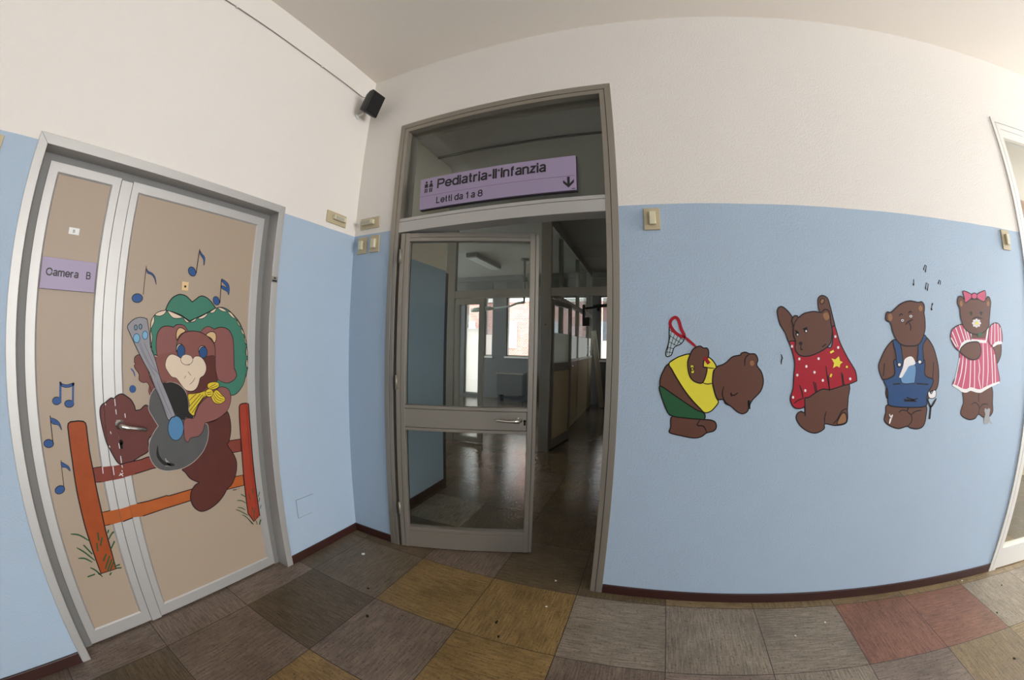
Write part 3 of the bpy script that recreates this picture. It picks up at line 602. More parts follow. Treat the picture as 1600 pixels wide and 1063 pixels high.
# opened inner leaf
FILM = M_FROST
il = empty('inner_door_leaf', 'half-glazed aluminium door leaf swung open beside the partition post', 'door leaf')
IM = Matrix.Translation((.745, 2.775, 0)) @ Matrix.Rotation(math.atan2(.71, .115), 4, 'Z')
def ib(b, *q): return b.box(*q, 0, IM)
b = MB(); ib(b, 0, .06, 0, .04, .012, 2.0); ib(b, .66, .72, 0, .04, .012, 2.0); ib(b, .06, .66, 0, .04, 1.93, 2.0); ib(b, .06, .66, 0, .04, 1.05, 1.16); ib(b, .06, .66, 0, .04, .012, .14); b.build('leaf_frame', M_ALU, il, bevel=.002)
b = MB(); ib(b, .06, .66, .015, .022, 1.16, 1.93); b.build('glass_pane', M_GLASS, il)
b = MB(); ib(b, .06, .66, .0225, .0245, 1.165, 1.56); b.build('frosted_film', FILM, il)
b = MB(); ib(b, .06, .66, .01, .03, .14, 1.05); b.build('panel', M_BEIGE, il)
b = MB(); b.tube([(.69, -.005, 1.10), (.69, -.04, 1.10), (.60, -.045, 1.10)], .008, 8, ); b.build('door_handle', M_CHROME, il, M=IM, smooth=True)
at_base(il, (.745, 2.775, 0))
# long partition running away
lp = empty('low_glazed_partition', 'beige panelled partition with glass above, running towards the far windows', 'partition')
XP0, XP1 = .66, .715
ys = [2.78, 3.50, 4.88, 6.2, 6.72]
for k, yy in enumerate(ys): MB().box(XP0-.004, XP1+.004, yy-.03, yy+.03, 0, 3.05).build('post', M_ALU_D, lp)
for k in range(len(ys)-1):
    a, b_ = ys[k]+.03, ys[k+1]-.03
    MB().box(XP0, XP1, a, b_, .0, 1.12).build('panel', M_BEIGE, lp); MB().box(XP0-.006, XP1+.01, a, b_, 1.12, 1.165).build('ledge', M_ALU_W, lp)
    MB().box(XP0, XP1, a, b_, 2.03, 2.11).build('rail', M_ALU_D, lp)
    MB().box(XP0+.031, XP0+.034, a, b_, 1.165, 1.56).build('frosted_film', FILM, lp)
    MB().box(XP0+.024, XP0+.030, a, b_, 1.165, 2.03).build('glass_pane', M_GLASS, lp); MB().box(XP0+.024, XP0+.030, a, b_, 2.11, 3.0).build('glass_pane', M_GLASS2, lp)
MB().box(XP0-.01, XP1+.01, 2.76, 6.74, 3.0, HC).build('rail', M_ALU_D, lp)
at_base(lp, (.69, 4.75, 0))

# far facade with windows
YF = 6.85
wins = [(-2.66, -2.18, 0.06, 2.50), (-2.09, -1.85, 1.07, 2.60), (-1.48, -.72, 1.08, 2.60), (-.50, .62, 1.07, 2.58), (.875, 2.0, 1.06, 2.58)]
w = MB(); xs = [-5.35]+[v for q in wins for v in q[:2]]+[4.35]
for k in range(0, len(xs), 2): w.box(xs[k], xs[k+1], YF, YF+.25, 0, HC+.1)
for (a, b_, z0, z1) in wins:
    w.box(a, b_, YF, YF+.25, z1, HC+.1)
    if z0 > .5: w.box(a, b_, YF, YF+.25, 0, z0)
    else: w.box(a, b_, YF, YF+.25, 0, z0)
struct(w, 'wall_far', M_GREYWALL)
tr4 = MB(); tr4.box(-5.2, 4.2, YF-.05, YF, 2.62, 2.70); tr4.box(-5.2, 4.2, YF-.03, YF, 3.02, HC-.002); struct(tr4, 'trim_4', M_GREYWALL)
for (a, b_) in ((-2.64, -1.86), (-1.48, -.70), (-.5, .6), (.65, 1.9)):
    sb = MB(); sb.box(a, b_, YF-.02, YF-.001, 2.80, 2.99); o = sb.build('shutter_box', mat('shutter_box_board', srgb(84, 82, 76), .6) if 'shutter_box_board' not in MATS else MATS['shutter_box_board'])
    tag(o, {-2.64: 'dark shutter box over the far balcony door', -1.48: 'dark shutter box over the far window that shows brick', -.5: 'dark shutter box behind the partition post', .65: 'dark shutter box over the far window seen past the leaning board'}[a], 'shutter box', 'shutter boxes along the far wall')
def blind(parent, a, b_, z0, z1, tilt, y=YF+.09):
    s = MB(); n = int((z1-z0)/.034)
    for k in range(n):
        zc = z0+(k+.5)*(z1-z0)/n; c, sn = math.cos(tilt)*.018, math.sin(tilt)*.018
        s.add([(a, y-c, zc-sn), (b_, y-c, zc-sn), (b_, y+c, zc+sn), (a, y+c, zc+sn), (a, y-c, zc-sn+.0012), (b_, y-c, zc-sn+.0012), (b_, y+c, zc+sn+.0012), (a, y+c, zc+sn+.0012)], [(0, 1, 2, 3), (7, 6, 5, 4), (0, 4, 5, 1), (2, 6, 7, 3)])
    s.build('blind', M_SLAT, parent)
for k, (a, b_, z0, z1) in enumerate(wins):
    r = empty('window_%d' % (k+3), kind='structure'); t = .035; f = MB(); y0, y1 = YF+.05, YF+.11
    f.box(a, a+t, y0, y1, z0, z1); f.box(b_-t, b_, y0, y1, z0, z1); f.box(a, b_, y0, y1, z0, z0+t); f.box(a, b_, y0, y1, z1-t, z1)
    split = {0: 1.79, 1: 1.63, 3: 1.58, 4: 1.52}.get(k)
    f.build('window_frame', M_ALU_D, r)
    if split:
        MB().box(a+t, b_-t, y0+.02, y0+.026, z0+t, split).build('frosted_pane', M_FROST, r)
        MB().box(a+t, b_-t, y0+.02, y0+.026, split, z1-t).build('glass_pane', M_GLASS, r)
    else: MB().box(a+t, b_-t, y0+.02, y0+.026, z0+t, z1-t).build('glass_pane', M_GLASS, r)
    if k == 0: blind(r, a+.07, b_-.07, split, z1-t, .35, YF+.16)
    if k == 1: blind(r, a+.04, b_-.08, split, z1-t, .8, YF+.16)
    if k == 2: blind(r, a+.05, b_-.05, 1.6, z1-t, .15, YF+.16)
    if k == 3: blind(r, a+.05, b_-.05, split, z1-t, .9, YF+.16)
    if k == 4: blind(r, a+.06, b_-.06, split, z1-t, 1.05, YF+.16)
    if z0 > .5: MB().box(a-.02, b_+.02, YF-.04, YF+.05, z0-.04, z0).build('window_sill', M_ALU_W, r)
# outside
b = MB(); b.box(-14, 12, 14, 14.4, -1, 6.2); o = struct(b, 'exterior_brick_building', M_BRICK)
b = MB()
for xx in range(-7, 5):
    for zz in (1.2, 4.1): b.box(xx*2.1, xx*2.1+.5, 13.92, 14.0, zz, zz+1.2)
b.build('window_pane', mat('pale_window', srgb(205, 214, 220), .3), o)
b = MB()
for zz in (.2, 3.3, 5.8): b.box(-14, 12, 13.9, 14.0, zz, zz+.5)
b.build('string_course', mat('pale_concrete', srgb(222, 216, 206), .8), o)
struct(MB().box(-14, 12, 7.1, 14.0, -.2, -.05), 'ground_outside', mat('outside_concrete', srgb(190, 184, 176), .9))

# ward contents
cl = empty('ceiling_lamp', 'long fluorescent lamp fitting on the ward ceiling, seen through the door glass', 'ceiling light')
lh = MB().box(-1.40, -1.16, 4.40, 5.65, 3.07, HC).build('housing', M_METALGREY, cl, bevel=.006); MB().box(-1.385, -1.175, 4.42, 5.63, 3.045, 3.07).build('diffuser', M_TUBE, lh, bevel=.005)
at_base(cl, (-1.28, 5.0, 3.045))
fc = empty('fan_coil_heater', 'grey box heater on dark feet under the far brick-view window', 'heater')
b = MB(); b.box(-1.56, -.88, 6.47, 6.75, .15, .66); b.build('casing', M_METALGREY, fc, bevel=.012)
MB().box(-1.57, -.87, 6.46, 6.76, .66, .69).build('top_grille', M_ALU, fc, bevel=.004)
for xx in (-1.52, -.98):
    MB().box(xx, xx+.06, 6.49, 6.73, 0, .15).build('foot', M_DARK, fc)
MB().tube([(-1.46, 6.6, .07), (-.96, 6.6, .07)], .03, 8).build('pipe', M_DARK, fc)
at_base(fc, (-1.22, 6.6, 0))
ol = empty('examination_lamp', 'pale ceiling-hung examination lamp arm in front of the far windows', 'medical lamp')
b = MB(); b.tube([(-.46, 5.2, HC), (-.46, 5.2, HC-.04)], .09, 16); b.tube([(-.46, 5.2, HC-.02), (-.46, 5.2, 2.24)], .022, 12); b.tube([(-.46, 5.2, 2.76), (-.46, 5.2, 2.66)], .06, 14); b.build('ceiling_stem', M_METALGREY, ol, smooth=True)
b = MB(); b.tube([(-.46, 5.2, 2.25), (-.6, 5.2, 2.235), (-.76, 5.2, 2.175), (-1.0, 5.2, 2.145), (-1.15, 5.2, 2.135)], [.03, .024, .02, .02, .02], 10); b.build('swing_arm', M_LAMPW, ol, smooth=True)
b = MB(); rings = []
for (xx, zz, hy, hz) in ((-1.12, 2.135, .02, .02), (-1.2, 2.135, .07, .035), (-1.38, 2.125, .13, .05), (-1.55, 2.105, .12, .045), (-1.63, 2.09, .07, .03)):
    rings.append([(xx, 5.2+hy*math.cos(a*PI/5), zz+hz*math.sin(a*PI/5)) for a in range(10)])
b.loft(rings); b.build('lamp_head', M_LAMPW, ol, smooth=True)
at_base(ol, (-.46, 5.2, HC))
ma = empty('equipment_arm', 'dark jointed equipment arm sticking out from the long partition', 'equipment arm')
b = MB(); b.box(.715, .76, 5.30, 5.42, 1.78, 2.2); b.box(.73, .86, 5.28, 5.44, 1.78, 1.95); b.build('mount', M_SPK, ma, bevel=.004)
b = MB(); b.tube([(.74, 5.36, 2.13), (.95, 5.36, 2.15)], .022, 10); b.tube([(.92, 5.36, 2.165), (1.45, 5.36, 2.215)], .034, 10); b.box(1.0, 1.05, 5.32, 5.4, 2.08, 2.2); b.build('arm', M_SPK, ma)
at_base(ma, (.74, 5.36, 1.78))
pk = empty('leaning_board', 'long narrow board leaning against the far end of the partition', 'board')
PM = Matrix.Translation((1.02, 6.40, 0)) @ Matrix.Rotation(math.atan2(-.23, 1.72), 4, 'Y') @ Matrix.Rotation(math.radians(-2), 4, 'X')
b = MB(); b.box(-.055, .055, -.015, .015, .012, 1.75, 0, PM); b.build('board', M_WOOD, pk, bevel=.003); at_base(pk, (1.02, 6.40, 0))
lo = MB(); lo.tube([(.76+.02*math.sin(a), 5.9+.22*math.cos(a*2*PI/16), 1.27+.11*math.sin(a*2*PI/16)) for a in range(17)], .006, 6); o = lo.build('loose_cable', M_TUBE, None, smooth=True); tag(o, 'pale loop of cable lying on the partition ledge', 'cable')
# unused spare board behind
# ------------------------------------------------------------------ litter on the floor
def flake(x, y, r, m, label, name='paint_flake', cat='debris', group='flakes on the floor'):
    b = MB(); n = 7; a0 = random.uniform(0, 6)
    P = [(x+r*.8*random.uniform(.3, 1)*math.cos(a0+k*2*PI/n), y+r*.8*random.uniform(.3, 1)*math.sin(a0+k*2*PI/n)) for k in range(n)]
    b.prism(P, 'z', .0005, .0035); o = b.build(name, m); tag(o, label, cat, group)
GF = 'white flakes on the foyer floor'
flake(.279, -.24, .020, M_CHIP, 'crumpled white scrap on the olive tile in the corner', 'paper_scrap', group=GF)
flake(1.498, .033, .012, M_CHIP, 'white flake on the dark tile in the glass doorway', group=GF)
flake(1.511, -.222, .012, M_CHIP, 'white flake on the ochre tile in front of the glass doorway', group=GF)
flake(3.029, -.215, .010, M_CHIP, 'white flake on the grey tile beside the red tile, nearer the wall', group=GF)
flake(2.825, -.306, .010, M_CHIP, 'white flake on the grey tile left of the red tile, farther from the wall', group=GF)
flake(4.183, -.036, .010, M_CHIP, 'white flake at the corner where red and pale tiles meet', group=GF)
GD = 'dark dirt specks on the foyer floor'
for x, y, r, l in ((.555, -.518, .014, 'black speck on the olive tile near the gap to the ochre tile'), (.709, -.71, .018, 'black speck on the pinkish tile between olive and ochre tiles'), (1.311, -.436, .02, 'black smudge in the middle of the right ochre tile'),
                   (1.36, -.53, .014, 'black speck at the near side of the right ochre tile'), (4.172, -.425, .012, 'black speck on the pale tile at the right edge'), (4.444, -.193, .010, 'black speck on the pale tile close to the pale door'), (3.977, -.798, .016, 'black speck on the tan tile right of the red tiles')):
    flake(x, y, r, M_DIRT, l, 'dirt_speck', 'debris', GD)
GI = 'dark crumbs on the shiny ward floor'
for k in range(14):
    flake(random.uniform(-.9, .5), random.uniform(1.6, 4.6), random.uniform(.012, .03), M_DIRT, 'dark crumb on the shiny floor seen through the door glass', 'dirt_speck', 'debris', GI)

# ------------------------------------------------------------------ paintings on door and wall, outlines in metres on their surface
MURALS = [
 ('painted_fence','red-brown rail fence painted on the left door behind the guitar player','painting',None,'door',[
  ('rail',None,[
   ('F','rail_brown',1,0,'ink',0.005,'-1.6375 0.8382 -1.5936 0.8368 -1.5375 0.8334 -1.4766 0.8349 -1.3954 0.8388 -1.361 0.8451 -1.2919 0.8443 -1.0593 0.8471 -0.8803 0.8506 -0.8141 0.8493 -0.8168 0.7792 -0.8757 0.7812 -1.0669 0.7848 -1.3002 0.7864 -1.3412 0.7859 -1.4048 0.7792 -1.4998 0.7705 -1.5941 0.7689 -1.638 0.7728'),
   ('S','white_paint',1.8,1,0,0.0035,'-1.4965 0.8324 -1.4946 0.818'),
   ('S','white_paint',1.8,1,0,0.0035,'-1.5185 0.7853 -1.4958 0.7927'),
   ('S','white_paint',1.8,1,0,0.0035,'-1.5107 0.7953 -1.4983 0.7788'),
   ('S','white_paint',1.8,1,0,0.0035,'-1.5907 0.8364 -1.593 0.8065'),
   ('S','white_paint',1.8,1,0,0.0035,'-1.5408 0.8312 -1.5416 0.7922'),
   ('S','white_paint',1.8,1,0,0.0035,'-1.4994 0.8075 -1.4996 0.799'),
  ]),
  ('rail',None,[
   ('F','rail_orange',1,0,'ink',0.005,'-1.6366 0.6321 -1.5956 0.6308 -1.5344 0.6302 -1.4825 0.6344 -1.3904 0.6322 -1.2917 0.637 -1.2787 0.6326 -1.1339 0.6375 -1.0216 0.6407 -0.8896 0.6434 -0.8213 0.6398 -0.824 0.5784 -0.9342 0.5825 -1.0314 0.5802 -1.1442 0.579 -1.2902 0.5737 -1.3042 0.5741 -1.4281 0.566 -1.4905 0.5735 -1.5434 0.5675 -1.5945 0.5666 -1.6418 0.5674'),
  ]),
  ('post',None,[
   ('F','post_brown',2,0,'ink',0.006,'-1.7277 1.0275 -1.724 1.0403 -1.7138 1.0464 -1.6766 1.0473 -1.6532 1.0432 -1.6439 1.0352 -1.6409 1.0205 -1.6409 0.9055 -1.6371 0.8246 -1.6372 0.7644 -1.6357 0.6475 -1.6385 0.5479 -1.6378 0.4489 -1.64 0.3463 -1.7215 0.346 -1.7254 0.4403 -1.7315 0.5912 -1.732 0.7419 -1.7298 0.8282 -1.7276 0.8856'),
  ]),
  ('post',None,[
   ('F','rail_red',2,0,'ink',0.006,'-0.8098 1.0285 -0.8054 1.0397 -0.7952 1.0448 -0.7674 1.0453 -0.7507 1.0412 -0.7495 1.0081 -0.7471 0.8833 -0.7482 0.6254 -0.7492 0.3639 -0.7932 0.3395 -0.8246 0.4028 -0.8209 0.5644 -0.8131 0.8005 -0.8123 0.9789'),
  ]),
 ]),
 ('painted_grass_tuft','green grass tuft painted round the foot of the orange post beside the lock stile','painting','grass tufts painted on the door','door',[
  ('blades',None,[
   ('S','grass_green',3,1,0,0.007,'-1.8083 0.5676 -1.7691 0.5533 -1.7283 0.5143'),
   ('S','grass_green',3,1,0,0.007,'-1.7985 0.5002 -1.7671 0.468 -1.73 0.4166'),
   ('S','grass_green',3,1,0,0.007,'-1.7627 0.5044 -1.7334 0.4507'),
   ('S','grass_green',3,1,0,0.007,'-1.8064 0.4489 -1.7757 0.4405 -1.7454 0.4127'),
   ('S','grass_green',3,1,0,0.007,'-1.764 0.3902 -1.7424 0.3696 -1.7189 0.3278'),
   ('S','grass_green',3,1,0,0.007,'-1.7916 0.3505 -1.751 0.3523'),
   ('S','grass_green',3,1,0,0.007,'-1.6011 0.5302 -1.619 0.5158 -1.6352 0.4981'),
   ('S','grass_green',3,1,0,0.007,'-1.6083 0.4825 -1.6378 0.4489'),
   ('S','grass_green',3,1,0,0.007,'-1.6784 0.5444 -1.6837 0.5055'),
   ('S','grass_green',3,1,0,0.007,'-1.6638 0.5165 -1.6831 0.4781'),
   ('S','grass_green',3,1,0,0.007,'-1.6116 0.343 -1.6392 0.3489'),
   ('S','grass_green',3,1,0,0.007,'-1.6523 0.4192 -1.6929 0.363'),
   ('S','grass_green',3,1,0,0.007,'-1.7233 0.3408 -1.7346 0.3501'),
   ('S','grass_green',3,1,0,0.007,'-1.6147 0.3617 -1.6473 0.3603'),
   ('S','grass_green',3,1,0,0.007,'-1.6228 0.5439 -1.6321 0.5301'),
   ('S','grass_green',3,1,0,0.007,'-1.6821 0.3247 -1.6699 0.3354'),
   ('S','grass_green',3,1,0,0.007,'-1.6969 0.4981 -1.7037 0.4562'),
   ('S','grass_green',3,1,0,0.007,'-1.665 0.4342 -1.6918 0.4026'),
   ('S','grass_green',3,1,0,0.007,'-1.6465 0.4004 -1.6857 0.3492'),
   ('S','grass_green',3,1,0,0.007,'-1.6391 0.3867 -1.6761 0.3432'),
  ]),
 ]),
 ('painted_grass_tuft','green grass tuft painted round the foot of the red post near the hinge side','painting','grass tufts painted on the door','door',[
  ('blades',None,[
   ('S','grass_green',3,1,0,0.005,'-0.8529 0.5319 -0.8255 0.5093'),
   ('S','grass_green',3,1,0,0.005,'-0.8844 0.5021 -0.8533 0.4913 -0.8279 0.4687'),
   ('S','grass_green',3,1,0,0.005,'-0.8874 0.4604 -0.8606 0.4485 -0.839 0.4285'),
   ('S','grass_green',3,1,0,0.005,'-0.9013 0.4516 -0.872 0.4313 -0.8247 0.3894'),
   ('S','grass_green',3,1,0,0.005,'-0.866 0.4066 -0.8421 0.3873 -0.8118 0.342 -0.7982 0.3214'),
   ('S','grass_green',3,1,0,0.005,'-0.7267 0.5133 -0.7398 0.4845'),
   ('S','grass_green',3,1,0,0.005,'-0.7323 0.4765 -0.7405 0.4519'),
   ('S','grass_green',3,1,0,0.005,'-0.7288 0.4288 -0.7388 0.4084'),
   ('S','grass_green',3,1,0,0.005,'-0.7914 0.4328 -0.7848 0.3958'),
   ('S','grass_green',3,1,0,0.005,'-0.7709 0.4264 -0.7874 0.381'),
   ('S','grass_green',3,1,0,0.005,'-0.7775 0.3381 -0.7734 0.3127'),
   ('S','grass_green',3,1,0,0.005,'-0.7608 0.3082 -0.7441 0.3386'),
   ('S','grass_green',3,1,0,0.005,'-0.7989 0.5186 -0.7985 0.4808'),
   ('S','grass_green',3,1,0,0.005,'-0.7696 0.5442 -0.7765 0.5123'),
   ('S','grass_green',3,1,0,0.005,'-0.7915 0.3823 -0.7817 0.3396'),
   ('S','grass_green',3,1,0,0.005,'-0.8253 0.3623 -0.8057 0.328'),
  ]),
 ]),
 ('painted_bear','large brown bear in a green bonnet playing a guitar, painted on the door','painting',None,'door',[
  ('bonnet','green bonnet with cream scalloped edge',[
   ('F','bonnet_green',3,1,'ink',0.004,'-1.3109 1.4365 -1.3102 1.4714 -1.2964 1.4992 -1.2733 1.5181 -1.2361 1.5271 -1.1974 1.5206 -1.1555 1.5089 -1.1268 1.494 -1.1051 1.4827 -1.0842 1.492 -1.0466 1.5087 -1.0038 1.5305 -0.9724 1.5477 -0.9503 1.5588 -0.92 1.5637 -0.883 1.5539 -0.8444 1.5271 -0.8105 1.4948 -0.7871 1.459 -0.7692 1.418 -0.7569 1.3671 -0.7506 1.3111 -0.7523 1.241 -0.7506 1.2395 -0.7742 1.1611 -0.8029 1.1212 -0.8308 1.1012 -0.8578 1.0979 -0.8731 1.1129 -0.909 1.1336 -1.0098 1.1494 -1.1507 1.2406 -1.2761 1.3153 -1.2914 1.3127 -1.3047 1.3515 -1.3088 1.3941'),
   ('F','bonnet_green',4,1,'ink',0.005,'-1.2384 1.5281 -1.227 1.5588 -1.2066 1.5885 -1.1805 1.6049 -1.1624 1.6094 -1.134 1.6049 -1.1092 1.5884 -1.0965 1.5777 -1.0965 1.5777 -1.0762 1.5932 -1.058 1.6075 -1.0364 1.6124 -1.0086 1.6033 -0.9823 1.5839 -0.9579 1.5574 -0.9579 1.5574 -1.0038 1.5318 -1.0467 1.51 -1.0843 1.4929 -1.1051 1.4835 -1.1051 1.4835 -1.1268 1.4953 -1.1555 1.5101 -1.1974 1.5214 -1.2374 1.527'),
   ('F','cream',5,1,'ink',0.003,'-1.2922 1.5033 -1.2733 1.5181 -1.2361 1.5271 -1.244 1.5099 -1.2678 1.4988'),
   ('F','cream',5,1,'ink',0.003,'-1.227 1.5248 -1.2019 1.5204 -1.1481 1.5011 -1.1685 1.4931 -1.2006 1.4963'),
   ('F','cream',5,1,'ink',0.003,'-1.1419 1.4986 -1.1218 1.4881 -1.1073 1.4784 -1.1237 1.4777'),
   ('F','cream',5,1,'ink',0.003,'-1.1035 1.4786 -1.0841 1.4908 -1.0678 1.4992 -1.0767 1.484'),
   ('F','cream',5,1,'ink',0.003,'-1.0582 1.4997 -1.0371 1.5114 -1.0036 1.5283 -1.0173 1.5082 -1.0412 1.4972'),
   ('F','cream',5,1,'ink',0.003,'-0.9915 1.5334 -0.9748 1.5466 -0.9528 1.5578 -0.9642 1.5373 -0.9789 1.5307'),
   ('F','cream',5,1,'ink',0.003,'-0.9453 1.5592 -0.9197 1.5602 -0.8902 1.5444 -0.9188 1.5447'),
   ('F','cream',5,1,'ink',0.003,'-0.8833 1.5426 -0.8609 1.5374 -0.8354 1.5095 -0.8599 1.5194'),
   ('F','cream',5,1,'ink',0.003,'-0.8272 1.5054 -0.81 1.4857 -0.7972 1.4656 -0.8152 1.4808'),
   ('F','cream',5,1,'ink',0.003,'-0.7953 1.4587 -0.781 1.4408 -0.7737 1.4225 -0.789 1.4359'),
   ('F','cream',5,1,'ink',0.003,'-1.311 1.4385 -1.3102 1.4714 -1.2976 1.4972 -1.295 1.472 -1.3029 1.4523'),
   ('F','cream',5,1,'ink',0.003,'-1.3128 1.4287 -1.306 1.4173 -1.3023 1.3942 -1.3079 1.3709'),
   ('F','cream',5,1,'ink',0.003,'-1.3091 1.3593 -1.3024 1.3438 -1.2945 1.3205 -1.3045 1.3283'),
   ('F','cream',5,1,'ink',0.003,'-0.7719 1.4156 -0.763 1.3949 -0.758 1.3671 -0.7672 1.3856'),
   ('F','cream',5,1,'ink',0.003,'-0.7578 1.3578 -0.7523 1.3205 -0.7561 1.3018 -0.7619 1.3298'),
   ('F','cream',5,1,'ink',0.003,'-0.756 1.2925 -0.7516 1.2644 -0.7551 1.2411 -0.7616 1.2647'),
  ]),
  ('torso',None,[
   ('F','bear_mid',4,1,None,0.004,'-1.3178 1.1916 -1.2849 1.3114 -1.179 1.209 -1.1071 1.1368 -1.0048 1.149 -0.9343 1.1487 -0.9231 1.054 -0.9699 0.9693 -1.163 1.0014 -1.3126 1.1209'),
   ('F','bear_dark',4,1,'ink',0.005,'-1.0212 0.9756 -0.9145 0.9972 -0.8879 1.0118 -0.8728 0.9625 -0.8741 0.9028 -0.8893 0.8509 -0.9019 0.8288 -0.8667 0.7671 -0.8552 0.7147 -0.8701 0.6547 -0.9023 0.605 -0.9334 0.5874 -0.9673 0.5518 -1.0145 0.5202 -1.0726 0.5019 -1.1188 0.5058 -1.1516 0.5397 -1.1625 0.585 -1.1522 0.6242 -1.1248 0.6532 -1.0976 0.6617 -1.0976 0.6617 -1.144 0.6929 -1.1692 0.7329 -1.1814 0.7553 -1.1163 0.7969 -1.0691 0.8744'),
  ]),
  ('leg',None,[
   ('F','bear_leg',4,1,'ink',0.005,'-1.5609 1.1065 -1.5439 1.1162 -1.529 1.1262 -1.5142 1.1344 -1.5001 1.1309 -1.4935 1.1368 -1.4744 1.1468 -1.4557 1.1475 -1.4356 1.135 -1.4157 1.1185 -1.4007 1.0906 -1.3968 1.0691 -1.3968 1.0691 -1.3723 1.0708 -1.3323 1.085 -1.2701 0.9828 -1.3424 0.9312 -1.3494 0.8756 -1.3964 0.8546 -1.4379 0.8391 -1.4682 0.8381 -1.4986 0.8351 -1.5174 0.8498 -1.5392 0.8993 -1.5543 0.9393 -1.564 0.9928 -1.5717 1.0525 -1.5704 1.089'),
   ('S','white_paint',5.2,1,0,0.0035,'-1.4973 1.1296 -1.4967 1.1148 -1.4963 1.098'),
   ('S','white_paint',5.2,1,0,0.0035,'-1.4954 1.0831 -1.4945 1.0606'),
   ('S','white_paint',5.2,1,0,0.0035,'-1.4951 1.0362 -1.4936 1.0267 -1.4939 1.0116'),
   ('S','white_paint',5.2,1,0,0.0035,'-1.4943 0.9889 -1.4926 0.9506'),
   ('S','white_paint',5.2,1,0,0.0035,'-1.4971 0.932 -1.4954 0.9067'),
   ('S','white_paint',5.2,1,0,0.0035,'-1.496 0.8738 -1.4968 0.8407'),
   ('S','white_paint',5.2,1,0,0.0035,'-1.4516 1.0606 -1.4512 1.0415'),
   ('S','white_paint',5.2,1,0,0.0035,'-1.5316 0.9893 -1.5288 0.9777'),
   ('S','white_paint',5.2,1,0,0.0035,'-1.5442 1.1126 -1.5424 1.1051'),
   ('S','white_paint',5.2,1,0,0.0035,'-1.5445 0.9267 -1.5422 0.9188'),
   ('F','white_paint',5.2,0,None,0.004,'-1.4878 1.0299 -1.4809 1.0368 -1.4708 1.0339 -1.4631 1.0274 -1.4696 1.0243 -1.4822 1.0237'),
  ]),
  ('paw',None,[
   ('F','bear_mid',4,1,'ink',0.003,'-1.3924 1.286 -1.3901 1.3086 -1.371 1.3198 -1.354 1.3082 -1.3287 1.2656 -1.3128 1.2108 -1.2927 1.1668 -1.3069 1.1441 -1.3153 1.1681 -1.3308 1.1922 -1.3523 1.1933 -1.371 1.2075 -1.3702 1.2323 -1.3886 1.2575 -1.3934 1.2709 -1.3861 1.2802'),
  ]),
  ('ear',None,[
   ('F','ear_brown',5,1,None,0.004,'-1.2739 1.3164 -1.2816 1.3594 -1.2794 1.4024 -1.2713 1.428 -1.2522 1.4483 -1.2257 1.454 -1.2031 1.4521 -1.1925 1.4493 -1.1925 1.4493 -1.1784 1.4611 -1.1533 1.4641 -1.1322 1.458 -1.1126 1.4348 -1.1189 1.414 -1.1693 1.3885 -1.1779 1.3561 -1.173 1.3156 -1.2139 1.304'),
   ('S','ink',5.5,1,0,0.004,'-1.277 1.3165 -1.2816 1.3594 -1.2794 1.4024 -1.2713 1.428 -1.2522 1.4483 -1.2257 1.454 -1.2031 1.4521 -1.1925 1.4493 -1.1925 1.4493 -1.1784 1.4611 -1.1533 1.4641 -1.1322 1.458 -1.1125 1.434'),
   ('F','ear_tan',6,1,'ink',0.004,'-1.1729 1.3885 -1.1768 1.4167 -1.1707 1.4391 -1.1564 1.4489 -1.1386 1.4443 -1.1265 1.4323 -1.1516 1.4173 -1.165 1.4008'),
  ]),
  ('ear',None,[
   ('F','ear_brown',5,1,None,0.004,'-1.0409 1.4328 -1.0197 1.4526 -0.9954 1.4608 -0.9701 1.4523 -0.9624 1.4474 -0.9624 1.4474 -0.935 1.458 -0.9042 1.4591 -0.8725 1.4469 -0.8504 1.4161 -0.8415 1.3801 -0.8379 1.3122 -0.8353 1.244 -0.8301 1.2332 -0.8213 1.2054 -0.8336 1.1831 -0.866 1.1668 -0.8975 1.1678 -0.9332 1.1841 -0.9453 1.2112 -0.9497 1.264 -0.9521 1.3135 -0.9551 1.3614 -1.0084 1.4082'),
   ('S','ink',5.5,1,0,0.004,'-1.0395 1.4337 -1.0197 1.4526 -0.9954 1.4608 -0.9701 1.4523 -0.9624 1.4474 -0.9624 1.4474 -0.935 1.458 -0.9042 1.4591 -0.8725 1.4469 -0.8504 1.4161 -0.8415 1.3801 -0.8379 1.3122 -0.8353 1.244 -0.8301 1.2332 -0.8213 1.2054 -0.8336 1.1831 -0.866 1.1668 -0.8975 1.1678 -0.9332 1.1841 -0.9438 1.2111'),
   ('F','ear_tan',6,1,'ink',0.004,'-1.0087 1.4167 -0.9894 1.4322 -0.967 1.4342 -0.9515 1.4225 -0.9493 1.3963 -0.9589 1.3779 -0.9785 1.4002'),
  ]),
  ('head',None,[
   ('F','bear_light',5,1,None,0.004,'-1.1756 1.3561 -1.1715 1.3844 -1.1515 1.4132 -1.1241 1.4295 -1.0866 1.4348 -1.0433 1.4306 -1.0036 1.4125 -0.9732 1.3894 -0.9551 1.3614 -0.9521 1.3135 -0.9513 1.2523 -0.946 1.1804 -1.0098 1.1494 -1.1169 1.1312 -1.1891 1.1811 -1.2559 1.2044 -1.2765 1.2643 -1.2717 1.3152 -1.1777 1.3387'),
   ('F','bear_dark',6,1,None,0.004,'-1.0363 1.3003 -0.9872 1.3125 -0.9546 1.3078 -0.9499 1.2421 -0.9384 1.18 -0.9791 1.1735 -1.0048 1.149 -1.0401 1.1278 -1.0884 1.1291 -1.1166 1.1374 -1.0581 1.1653 -1.0424 1.2027 -1.0075 1.2355 -1.0144 1.27'),
